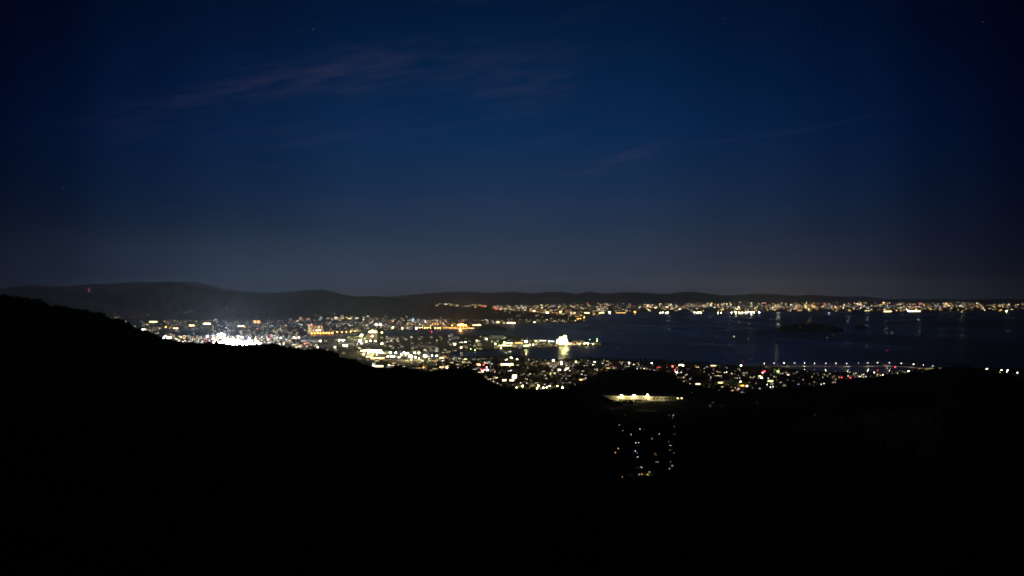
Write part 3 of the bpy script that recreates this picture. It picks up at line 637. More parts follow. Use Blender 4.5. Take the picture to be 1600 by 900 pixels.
def shed(px, py, wpx, hpx, label, wallm, cat='warehouse', name='warehouse', depth=30., lit=None, E=4., windows=0, roofm=None, wins_col=None):
    """py: row of the foot of its front"""
    Y = dist(py, 2.2); s = Y/F; w, h = wpx*s, hpx*s; e = ob(name, None, None, P(px, Y, 2.2)); tag(e, label, cat)
    mb = MB(); mb.box(-w/2, w/2, 0, depth, -1, h, wallm)
    mb.build('wall', e)
    mb = MB(); mb.face([(-w/2-1, -1, h+.01), (w/2+1, -1, h+.01), (w/2+1, depth/2, h+h*.12), (-w/2-1, depth/2, h+h*.12)], roofm or M['metal']); mb.face([(w/2+1, depth+1, h+.01), (-w/2-1, depth+1, h+.01), (-w/2-1, depth/2, h+h*.12), (w/2+1, depth/2, h+h*.12)], roofm or M['metal'])
    mb.box(-w/2-1, w/2+1, -1.2, depth+1.2, h-.5, h, roofm or M['metal']); mb.build('roof', e)
    if windows:
        me = None
        for k in range(windows):
            x = -w/2+w*(k+.5)/windows; ww = w/windows*.32
            if me is None:
                mb = MB(); mb.box(-ww, ww, -.2, .2, h*.45, h*.72, em(wins_col or 'warm', E) if lit else M['glass']); me = mb.mesh('window')
            ob('window', me, e, (x, 0, 0))
    return e, w, h, Y

# white blaze: rows of high floodlights over a railway or works yard
for i, (p, r, sz, c, E) in enumerate([(324, 525.5, 1.3, 'white', 70), (333, 529, 1.6, 'white', 80), (337, 531, 1.4, 'cool', 80), (342, 523, 2.0, 'white', 90), (346, 521.5, 2.2, 'white', 110), (350, 523, 1.8, 'white', 90), (345, 527, 2, 'white', 90), (351, 530, 2, 'cool', 90), (348, 534, 2.4, 'white', 110), (356, 533, 2.6, 'cool', 110),
        (357, 537, 2.6, 'white', 110), (363, 535, 2.6, 'white', 120), (364, 539, 2.4, 'white', 110), (370, 533, 2.6, 'white', 120), (371, 537, 2.8, 'white', 120), (377, 535, 2.8, 'white', 120), (378, 539, 2.6, 'white', 110), (384, 534, 2.4, 'white', 110), (385, 538, 2.4, 'white', 110), (391, 533, 2.2, 'white', 100), (392, 537, 2.4, 'white', 110), (398, 536, 2, 'white', 90),
        (372, 526, 1.4, 'cool', 70), (378, 526.5, 1.4, 'white', 80), (389, 528, 1.3, 'cool', 70), (356, 527.5, 1.2, 'warm', 50), (364, 528, 1.2, 'warm', 50), (402, 533, 1.4, 'yellow', 60), (406, 536, 1.4, 'white', 60), (399, 530, 1.2, 'warm', 50)]):
    flood_mast(p, r, sz, c, E, 'tall floodlight mast in the glaring white yard above the left ridge', 26, 'floodlights of the glaring white yard')
SINGLE = [(258, 525, 1.8, 'white', 60, 'floodlight at the left end of the small blaze on the left ridge'), (262, 528, 2.4, 'white', 110, 'brightest floodlight of the small blaze on the left ridge'), (266.5, 527, 2.0, 'yellow', 80, 'yellowish floodlight right of the small blaze on the left ridge'), (256, 527.3, 1.4, 'white', 60, 'lowest lamp of the small blaze, touching the left ridge'),
    (259, 511, 1.7, 'orange', 26, 'single orange light alone in the dark fields at far left'), (433, 527.5, 1.0, 'green', 10, 'greenish lamp beside the red strip in the left city'), (439, 528, 2.4, 'cool', 14, 'pale bluish lamp right of the red strip in the left city'),
    (422, 525, 1.1, 'red', 22, 'upper red light in the left city right of the white blaze'), (422, 529, 1.0, 'red', 18, 'lower red light in the left city right of the white blaze'),
    (460, 527, 1.8, 'white', 45, 'first of two white lamps below the apartment towers'), (467, 527, 1.8, 'white', 45, 'second of two white lamps below the apartment towers'), (500.5, 533, 1.9, 'yellow', 50, 'lamp at the right end of the long pale shed'),
    (564.5, 524, 3.0, 'yellow', 120, 'upper of two glaring floodlights in the green-lit grounds'), (562.5, 532.5, 2.8, 'white', 120, 'lower of two glaring floodlights in the green-lit grounds'), (581.5, 525, 2.0, 'yellow', 50, 'lamp between the twin blocks right of the glaring floodlights'),
    (530, 531.5, 1.8, 'white', 60, 'left lamp of the short bright row below the canal'), (534, 531.5, 1.9, 'white', 60, 'middle lamp of the short bright row below the canal'), (537, 531.5, 1.7, 'white', 60, 'right lamp of the short bright row below the canal'),
    (537, 539.5, 2.0, 'yellow', 55, 'left of two close yellow lamps in the works yard'), (541.5, 539.7, 1.9, 'yellow', 55, 'right of two close yellow lamps in the works yard'), (496.5, 542.5, 1.7, 'yellow', 45, 'yellow lamp low over the ridge left of the works yard'), (523.5, 542.3, 1.7, 'yellow', 45, 'yellow lamp low over the ridge below the two close lamps'),
    (572.5, 533.5, 1.6, 'yellow', 40, 'lamp right of the lower glaring floodlight'), (579, 532.5, 1.8, 'yellow', 45, 'second lamp right of the lower glaring floodlight'), (586.5, 533, 1.7, 'yellow', 40, 'third lamp right of the lower glaring floodlight'), (596.5, 537, 2.2, 'yellow', 55, 'lone yellow lamp right of the green-lit grounds'), (596.7, 519.5, 2.0, 'amber', 45, 'amber lamp at the left head of the inner harbour'),
    (720 - 3.5, 507.6, 2.2, 'orange', 90, 'leftmost orange floodlight over the ship berth'), (720-.2, 507.4, 2.2, 'orange', 90, 'second orange floodlight over the ship berth'), (724, 507.7, 1.9, 'orange', 70, 'third orange floodlight over the ship berth'), (727.5, 507.9, 1.6, 'orange', 55, 'rightmost orange floodlight over the ship berth'), (706.5, 508.3, 1.7, 'orange', 14, 'dim orange lamp left of the ship berth'),
    (823, 533, 1.3, 'white', 30, 'small lamp left of the peninsula floodlight'), (821.7, 533.3, 2.8, 'white', 120, 'glaring white floodlight in the middle of the peninsula'), (760, 529.5, 1.9, 'warm', 55, 'warm lamp at the left root of the peninsula'), (727, 534.4, 1.7, 'white', 45, 'white lamp left of the peninsula yards'), (710.5, 537.6, 2.6, 'yellow', 50, 'wide yellow lamp below the white silo'), (720.5, 542.7, 1.8, 'warm', 40, 'warm lamp on the wooded flat below the white silo'),
    (745, 532, 1.2, 'warm', 40, 'small warm lamp on the flat left of the peninsula'), (774, 537, 1.6, 'lime', 45, 'leftmost lamp in the yellow-green lit park on the peninsula'), (788, 535, 1.6, 'lime', 45, 'second lamp in the yellow-green lit park on the peninsula'), (793, 536, 1.5, 'yellow', 45, 'third lamp in the yellow-green lit park on the peninsula'), (798, 536, 1.5, 'yellow', 45, 'fourth lamp in the yellow-green lit park on the peninsula'), (787, 538.7, 1.7, 'yellow', 50, 'lower lamp in the yellow-green lit park on the peninsula'),
    (858, 533, 1.4, 'white', 40, 'lamp left of the floodlit harbour plant'), (932.5, 532, 1.1, 'lime', 40, 'greenish lamp on the peninsula tip'), (933, 528.7, 1.0, 'lime', 12, 'small green beacon above the peninsula tip'), (921.3, 530.3, 1.0, 'green', 12, 'small green beacon left of the peninsula tip'), (916, 536, 1.4, 'yellow', 40, 'lamp on the quay left of the peninsula tip'), (919, 536, 1.3, 'yellow', 40, 'second lamp on the quay left of the peninsula tip'),
    (864.6, 562.7, 2.5, 'yellow', 110, 'glaring lamp above the apartment block by the bay'), (799, 559, 2.1, 'yellow', 70, 'yellow lamp standing alone before the breakwater'), (808, 560.8, 1.4, 'white', 30, 'white lamp right of the lone yellow lamp'),
    (816.7, 603.2, 1.8, 'yellow', 60, 'left lamp of the yellow-green grounds under the town'), (807, 605.3, 1.4, 'warm', 35, 'small lamp at the left end of the yellow-green grounds'), (841, 602.5, 1.5, 'yellow', 50, 'high lamp in the bright cluster of the yellow-green grounds'), (839, 606.5, 1.7, 'yellow', 50, 'low lamp in the bright cluster of the yellow-green grounds'), (849, 605.5, 1.7, 'yellow', 55, 'middle lamp of the bright cluster in the yellow-green grounds'), (854, 605, 1.5, 'yellow', 50, 'lamp right of middle in the bright cluster of the grounds'), (859, 602.7, 1.6, 'yellow', 50, 'right lamp of the bright cluster in the grounds'), (845.5, 609, 1.8, 'yellow', 55, 'lowest lamp of the yellow-green grounds, on the hill edge'), (871, 603, 1.4, 'yellow', 35, 'small lamp right of the bright cluster of the grounds'), (879, 605.3, 1.9, 'warm', 60, 'warm lamp alone at the right end of the grounds'),
    (698.5, 574.2, 1.9, 'warm', 50, 'warm lamp over the dark hill left of the red shops'), (682, 556, 2.1, 'yellow', 60, 'yellow lamp at the left end of the shop street'), (675, 555.2, 1.7, 'cool', 50, 'bluish white lamp left of the shop street'), (664, 556, 3.0, 'white', 120, 'largest glaring floodlight at the right of the works row'), (661.8, 574, 1.3, 'orange', 22, 'orange dot over the dark hill below the works row'),
    (1158, 571, 1.6, 'white', 45, 'white lamp above the right end of the shore pines'), (1018.5, 567.4, 1.6, 'white', 45, 'white lamp among the shore pines above the round hill'), (983, 566.8, 1.3, 'white', 32, 'white lamp by the shore pines left of the round hill'), (900, 565, 1.5, 'yellow', 40, 'lamp by the shore right of the lit tower'), (929, 565.2, 1.5, 'white', 36, 'white lamp at the gap in the shore pines'),
    (1157, 596, 1.6, 'lime', 30, 'yellow-green lamp right of the long grey building'), (1057.5, 581.5, 1.9, 'white', 40, 'white light in the shop street right of the round hill'), (1241.5, 608, 1.0, 'cool', 14, 'lone bluish light on the dark right hill'), (1379.5, 585.8, 1.2, 'white', 26, 'white lamp just above the right ridge'), (1343, 588, 1.0, 'yellow', 14, 'small lamp above the right ridge, left of the white one'), (1366, 581.8, 1.1, 'white', 20, 'white lamp by the inlet below the causeway'),
    (1542, 576.4, 1.4, 'yellow', 40, 'yellow lamp at the top of the lit road on the far right'), (1564.7, 578.2, 1.2, 'white', 30, 'second lamp down the lit road on the far right'), (1562, 582, 1.1, 'lime', 20, 'lower yellow-green lamp on the far right road'), (1574.5, 578.2, 1.2, 'white', 30, 'upper lamp of the pair on the far right road'), (1573, 580.5, 1.1, 'white', 24, 'lower lamp of the pair on the far right road'), (1589.7, 582, 1.2, 'white', 26, 'white lamp nearest the right picture edge'),
    (1419.5, 580, 1.3, 'white', 30, 'white lamp by the green patch under the causeway'), (1425, 580.8, 1.0, 'orange', 12, 'orange light right of the white lamp under the causeway'), (1403.5, 585.5, 1.0, 'orange', 12, 'orange light at the ridge below the causeway'), (1398.5, 573.6, 1.0, 'red', 20, 'red light under the causeway deck'), (1371.5, 578, .9, 'red', 10, 'small red light by the inlet'),
    (755.5, 570, 1.3, 'red', 35, 'red sign light at the top of the shop street'), (745, 569, 1.2, 'red', 28, 'red light left in the shop street'), (760.5, 573.5, 1.3, 'pink', 35, 'pink light right in the shop street'), (751.5, 577.5, 1.4, 'red', 40, 'lowest red light of the shop street at the hill edge'), (761.5, 578, 2.0, 'cool', 60, 'bluish white light beside the lowest red one'), (754, 580, 1.7, 'warm', 60, 'warm headlights at the foot of the shop street'),
    (1194.5, 580, 1.8, 'red', 30, 'large red sign in the coastal town'), (1192, 580.8, 1.2, 'red', 24, 'smaller red sign left of the large red one'), (1187, 587.5, 1.9, 'orange', 45, 'orange-red light in the coastal town'), (1190, 590, 1.6, 'cool', 45, 'white light below the orange-red one'), (1191.5, 582.5, 1.1, 'white', 24, 'white light between the red and the orange sign'), (1050.5, 572, 1.3, 'red', 26, 'red light at the right end of the red strip'), (1055, 577.8, 1.2, 'red', 26, 'red light above the white shop light'), (1315, 589.5, 1.3, 'red', 16, 'red light left of the white shop front'), (1329, 590, 1.3, 'red', 18, 'red light right of the white shop front')]
for p, r, sz, c, E, lb in SINGLE: flood_mast(p, r, sz, c, E, lb, 12 if r > 555 else 20)
for i, (p, r) in enumerate([(610, 551), (618.7, 551), (632, 550.8), (637.3, 551.7), (606, 556.6), (612, 557), (615.5, 557.3), (623.8, 558), (641.5, 557), (648, 551.5), (654.4, 551.3), (627, 553.5), (634, 553.5), (642, 556), (649, 558), (654.6, 560), (589, 553.5), (575.5, 552), (568.5, 553.3), (594, 551.5), (598, 551)]):
    flood_mast(p, r, 1.9 if i < 15 else 1.5, 'white' if i % 3 else 'yellow', 75 if i < 15 else 50, 'floodlight over the bright works yards before the harbour', 16, 'floodlights over the bright works yards')
flood_mast(641.6, 556.6, 3.0, 'white', 120, 'largest glaring floodlight in the middle of the works row', 16)
for i, p in enumerate([1222, 1119, 1128, 1134, 1140, 1146, 1152, 1163, 1170, 1175, 1180, 1186]):
    pass
# far shore: strong single lights
for p, r, sz, c, E, lb in [(1216.3, 475.8, 2.6, 'yellow', 110, 'brightest yellow light in the far city'), (1265, 475.8, 2.0, 'orange', 70, 'large orange light in the far city right of the brightest yellow one'), (1151, 477.3, 1.8, 'orange', 60, 'orange light in the far city above the lit quay'), (1164.5, 477.4, 1.8, 'yellow', 70, 'yellow light right of the orange one above the lit quay'), (1128.7, 477, 1.3, 'amber', 40, 'amber light in the far city above the left end of the quay'),
        (1503.5, 477, 2.6, 'yellow', 110, 'bright yellow light at the right end of the far city'), (1572.5, 486, 1.9, 'yellow', 80, 'yellow light on the far shore near the right edge'), (1575, 477.8, 2.6, 'warm', 50, 'wide warm light in the far city near the right edge'), (1583.5, 472.2, 1.3, 'amber', 30, 'upper amber light near the right edge'), (1597, 472, 1.2, 'amber', 24, 'amber light touching the right edge'),
        (1149.5, 487.8, 1.8, 'yellow', 100, 'left strong lamp on the long far quay'), (1174, 487.8, 1.9, 'white', 110, 'right strong lamp on the long far quay'), (1186, 488.1, 1.6, 'cool', 60, 'bluish lamp at the right tip of the far quay'), (952.7, 488, 1.8, 'white', 70, 'white light at the right end of the port lights'), (872.5, 491.2, 2.4, 'lime', 80, 'large yellow-green light on the spur across the bay'), (855, 488.5, 2.2, 'yellow', 55, 'pale yellow light left of the yellow-green one on the spur'),
        (869.6, 498.8, 1.5, 'orange', 32, 'orange light low on the spur'), (903.3, 498, 1.2, 'orange', 26, 'left of two orange lights over the water by the spur'), (907, 498, 1.2, 'orange', 26, 'right of two orange lights over the water by the spur'), (912.7, 496, 1.4, 'orange', 32, 'upper orange light over the water by the spur'), (992, 487.4, 1.8, 'orange', 40, 'orange light left on the open far shore'),
        (731, 478, 2.2, 'warm', 60, 'brightest light in the gap behind the mountain shoulder'), (736, 480.5, 1.5, 'warm', 50, 'lower light in the gap behind the mountain shoulder'), (741, 475, 1.2, 'warm', 26, 'upper light in the gap behind the mountain shoulder'), (698, 476.3, 1.1, 'warm', 26, 'left light on the low saddle of the mountain'), (702, 476.3, 1.1, 'warm', 26, 'right light on the low saddle of the mountain')]:
    flood_mast(p, r, sz, c, E, lb, 30)
for i in range(16):
    flood_mast([1032, 1036, 1041, 1043.5, 1085, 1089, 1092, 1095, 1122, 1127, 1143, 1155, 1160, 1165, 1169, 1178][i], 488.3, 1.2, 'white' if i % 3 else 'yellow', 60, 'white quay lamp on the far waterfront', 20, 'quay lamps on the far waterfront')
for i in range(14):
    flood_mast(922+i*2.1+R.uniform(-.6, .6), 479.5+R.uniform(-.6, .6), 1.2, ['yellow', 'warm', 'white'][i % 3], 55, 'yellow lamp in the long bright port row across the bay', 20, 'lamps of the bright port row')
for i in range(8):
    flood_mast([835, 973, 976, 979, 982, 1098, 1106, 1112][i], [486, 480.5, 480.5, 480.8, 480, 478.5, 478.8, 479][i], 1.3, 'yellow', 50, 'yellow works lamp in the far city left half', 20, 'works lamps of the far city')

# orange quay lamps and white ones along the inner harbour
def quay(pts, col, E, h, label, group, sz=.8):
    for p, r in pts: flood_mast(p, r, sz, col, E, label, h, group, sample=True)
quay([(694+i*3.05+(R.uniform(-.3, .3)), 512.2+i*.045) for i in range(16)], 'amber', 26, 9., 'amber lamp in the evenly spaced row on the harbour breakwater', 'lamps of the breakwater row')
quay([(p, r) for p, r in [(656, 512), (659.5, 511.6), (664, 512.3), (668, 512), (672.5, 512.2), (680, 512.5), (684.5, 512.6), (688, 512.4)]], 'amber', 38, 9., 'amber harbour lamp left of the breakwater row', 'amber lamps at the harbour head', 1.1)
quay([(487+i*4.6, 520.8-i*.12) for i in range(8)], 'orange', 50, 10., 'orange lamp on the canal bank under the apartment towers', 'orange lamps on the canal bank', 1.3)
quay([(527, 518.5), (534, 519), (541, 518.5), (548, 518), (555, 517.5)], 'amber', 34, 10., 'amber lamp further along the canal bank', 'amber lamps on the canal bank', 1.1)
quay([(672.5, 509), (676, 506.5), (680, 506.2), (684, 506.6), (673, 511)], 'orange', 24, 9., 'orange lamp on the road above the harbour head', 'orange lamps above the harbour head', 1.0)
quay([(650.5, 512.8)], 'white', 90, 14., 'white harbour lamp with a long reflection', None, 1.7)
quay([(613.5, 511.5), (628.5, 512.5)], 'warm', 60, 12., 'warm lamp at the left head of the harbour water', 'warm lamps at the left harbour head', 1.6)
quay([(828, 538.5), (833, 539.3)], 'pink', 60, 10., 'pinkish white lamp on the peninsula quay with a long reflection', 'pinkish lamps on the peninsula quay', 1.0)
quay([(811, 540.5), (783, 543), (857, 537.6), (867, 538.2)], 'yellow', 30, 8., 'pale yellow lamp on the peninsula quay', 'pale yellow lamps on the peninsula quay', .9)
quay([(735.5, 545.2), (742, 547)], 'lime', 26, 6., 'greenish lamp on the channel bank', 'greenish lamps on the channel bank', .9)
quay([(835.4, 503.4)], 'white', 60, 10., 'white lamp on the shore below the spur', None, 1.1)
quay([(905, 538.4), (919, 538), (927, 537.6)], 'yellow', 34, 8., 'small lamp on the quay edge near the tip', 'small lamps on the quay edge near the tip', .9)
quay([(797.3, 549.4)], 'white', 14, 5., 'small white beacon on the thin breakwater', None, .7)

# ------------------------------------------------------------------ floodlit plant on the peninsula
def plant():
    Y = dist(538.2, 2.2); s = Y/F; e = ob('harbour_plant', None, None, P(879, Y, 2.2)); tag(e, 'floodlit white harbour plant with stepped towers on the peninsula', 'power plant')
    for x0, x1, h, d in ((-9, -5.4, 6.5, 30), (-5.2, -1.6, 10.5, 34), (-1.4, 2.4, 11.6, 40), (2.6, 5.8, 13.2, 34), (6, 8.6, 7, 26)):
        mb = MB(); mb.box(x0*s, x1*s, 0, d, -1, h*s, M['white']); mb.build('tower_block', e)
    for x, h in ((-3.5, 14), (.8, 13.4), (6.2, 14.2)):
        mb = MB(); mb.tube((x*s, 12, 2), (x*s, 12, h*s), 1.6, 1.1, M['white'], 8); mb.build('chimney', e)
    mb = MB()
    for k in range(4): mb.box(-9*s, 8.6*s, -3, -2.4, (2.2+k*2.5)*s, (2.2+k*2.5)*s+.7, M['metal'])
    for x in range(-8, 9, 2): mb.box(x*s-.3, x*s+.3, -3.2, -2.2, 0, 11*s, M['metal'])
    mb.build('scaffold', e)
    ml = MB(); ml.ball((0, 0, 0), .30*s, em('yellow', 60, True), 1, 6); me = ml.mesh('work_lamp')
    for x, z in ((-7, 6.8), (-4, 11), (-.5, 12), (3, 13.6), (5, 13.4), (-6, 4), (-2, 8), (1, 9), (4, 9), (7, 6), (-4, 2), (0, 4.5), (3, 5), (6, 2.5), (7.8, 1.5), (2, 1.5)):
        ob('work_lamp', me, e, (x*s, -4.2, z*s))
    me = (lambda b: (b.ball((0, 0, 0), .75*s, em('yellow', 110, True), 1, 6), b.mesh('flood_lamp'))[1])(MB())
    for x, z in ((6.3, 4.0), (6.8, 2.0)): ob('flood_lamp', me, e, (x*s, -5, z*s))
    for x, z, q in ((-7, 3, .5), (-2, 6, 1), (3, 7, 1), (6.5, 3, 1.2)): lamp((e.location.x+x*s, Y-38, z*s+2), q*PLW, 'yellow', 3)
PLW = 6e5
plant()
# ------------------------------------------------------------------ buildings with their own light
shed(778, 529.4, 19, 5.2, 'large pale green-lit warehouse on the peninsula', M['white'])
lamp(PR(778, 531.5, 16), 2.2e5, 'lime', 2)
shed(711.5, 530, 12, 4, 'white-walled shed below the silo by the harbour', M['white']); shed(706, 526.5, 4.2, 5.2, 'square white silo building by the inner harbour', M['white'], 'silo', 'silo_building', 12)
lamp(PR(709, 533, 18), 1.2e5, 'yellow', 2)
shed(668, 543.4, 24, 3.6, 'long pale yellow-lit shed above the channel', M['white']); lamp(PR(664, 546, 12), 1.2e5, 'yellow', 2); lamp(PR(676, 546, 12), 1.0e5, 'yellow', 2)
shed(610, 530.2, 15, 2.2, 'flat yellow-lit shed below the harbour head', M['white']); lamp(PR(610, 532, 10), 1.4e5, 'yellow', 2)
shed(485, 534, 31, 3.0, 'long pale flat shed behind the left ridge', M['white']); lamp(PR(478, 537.5, 16), 1.6e5, 'white', 2); lamp(PR(494, 537.5, 16), 1.4e5, 'white', 2)
shed(770, 529+3.8, 6, 1.5, 'small low lit shed in front of the large pale warehouse', M['white'])
def tower(px, py, wpx, hpx, label, col='warm', E=3.0, rows=7, colsn=4, lit=.55, wallm=None, top=None, d=18., name='apartment_tower', cat='apartment tower'):
    Y = dist(py, 2.2); s = Y/F; w, h = wpx*s, hpx*s; e = ob(name, None, None, P(px, Y, 2.2)); tag(e, label, cat)
    mb = MB(); mb.box(-w/2, w/2, 0, d, -1, h, wallm or M['wall']); mb.build('wall', e)
    mb = MB(); mb.box(-w/2-.6, w/2+.6, -.6, d+.6, h, h+1.2, M['conc']); mb.box(-w*.15, w*.2, d*.3, d*.7, h+1.2, h+4.5, M['conc']); mb.build('roof', e)
    ww, hh = w/colsn*.32, h/rows*.3
    a = MB(); a.box(-ww, ww, -.15, .1, -hh, hh, em(col, E)); la = a.mesh('window'); b = MB(); b.box(-ww, ww, -.15, .1, -hh, hh, M['glass']); lb = b.mesh('window')
    for i in range(rows):
        for j in range(colsn): ob('window', la if R.random() < lit else lb, e, (-w/2+w*(j+.5)/colsn, 0, h*(i+.6)/rows))
    if top:
        for x in (-w*.3, w*.25):
            t_ = MB(); t_.ball((x, 2, h+3.), .33*s, em(top, 22), 1, 6); t_.build('warning_lamp', e)
    return e
tower(484.5, 519.5, 7.2, 11.5, 'tallest apartment tower with red roof lamps above the orange canal bank', 'warm', 2.2, 8, 4, .8, M['wall'], 'red')
tower(491.5, 518.5, 3.6, 9.5, 'narrow middle apartment tower above the orange canal bank', 'amber', 1.6, 7, 2, .8)
tower(497, 518.5, 4.8, 9.5, 'apartment tower with one white lit shaft above the canal bank', 'warm', 4.5, 7, 3, .7)
tower(502.5, 518, 3.4, 8.5, 'right apartment tower of the group above the canal bank', 'warm', 1.8, 6, 2, .7)
tower(575.5, 530.5, 6.2, 8.5, 'left of the twin dim brown blocks by the glaring floodlights', 'amber', .9, 6, 4, .7)
tower(586, 530.5, 6.6, 8.5, 'right of the twin dim brown blocks by the glaring floodlights', 'amber', .9, 6, 4, .7)
tower(376.5, 522.5, 4, 6, 'dim square block above the white blaze', 'warm', .9, 5, 3, .8)
tower(432, 523, 4.5, 6.5, 'dim block left of the apartment towers', 'warm', .7, 5, 3, .8)
tower(401.5, 505, 10.5, 4.2, 'broad amber-lit hospital block in the left city', 'amber', 5, 4, 8, .8, name='hospital_block', cat='hospital')
tower(1431, 486, 3.2, 7.0, 'tall dim tower with red roof lamps in the far city', 'amber', 1.6, 6, 2, .8, None, 'red')
tower(863.5, 574.3, 11.5, 8.6, 'pale apartment block under the glaring lamp by the bay', 'white', .7, 7, 8, .35, M['white'])
lamp(PR(864.6, 574.3, 34), 1.6e5, 'yellow', 1.5)
tower(878.7, 571.2, 6.5, 7.6, 'slim block with a bright white lit stairwell by the bay', 'white', 1.0, 6, 4, .3, M['wall'])
Yt = dist(571.2, 2.2); mb = MB(); st_ = Yt/F; mb.box(-.75*st_, .75*st_, -.9, .2, 0, 6.0*st_, em('white', 9, True)); o = mb.build('lit_stairwell'); o.location = P(877.3, Yt-1, 3.5); tag(o, 'tall white lit glass stairwell on the slim block by the bay', 'stairwell')
shed(1140, 599.5, 17, 4.8, 'long grey-white hall in the coastal town', M['white'], 'hall', 'hall'); lamp(PR(1129, 601.8, 9), 2.4e4, 'yellow', 1); lamp(PR(1152, 601.8, 9), 1.6e4, 'yellow', 1)
def sign_box(px, py, wpx, hpx, col, E, label, cat='lit shop', name='lit_shop', z0=3.0, d=12., sample=False):
    Y = dist(py, z0); s = Y/F; e = ob(name, None, None, P(px, Y, 2.2)); tag(e, label, cat)
    w = wpx*s; h = max(2.5, hpx*s); a = MB(); a.box(-w/2-1, w/2+1, .2, d, -1, h+2.4, M['wall']); a.build('wall', e)
    b = MB(); n = max(1, int(wpx/2.5))
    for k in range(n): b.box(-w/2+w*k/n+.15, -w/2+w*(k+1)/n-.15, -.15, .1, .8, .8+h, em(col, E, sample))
    b.build('lit_front', e); c_ = MB(); c_.box(-w/2-1.6, w/2+1.6, -1.2, d+.6, h+2.4, h+2.9, M['metal']); c_.build('roof', e)
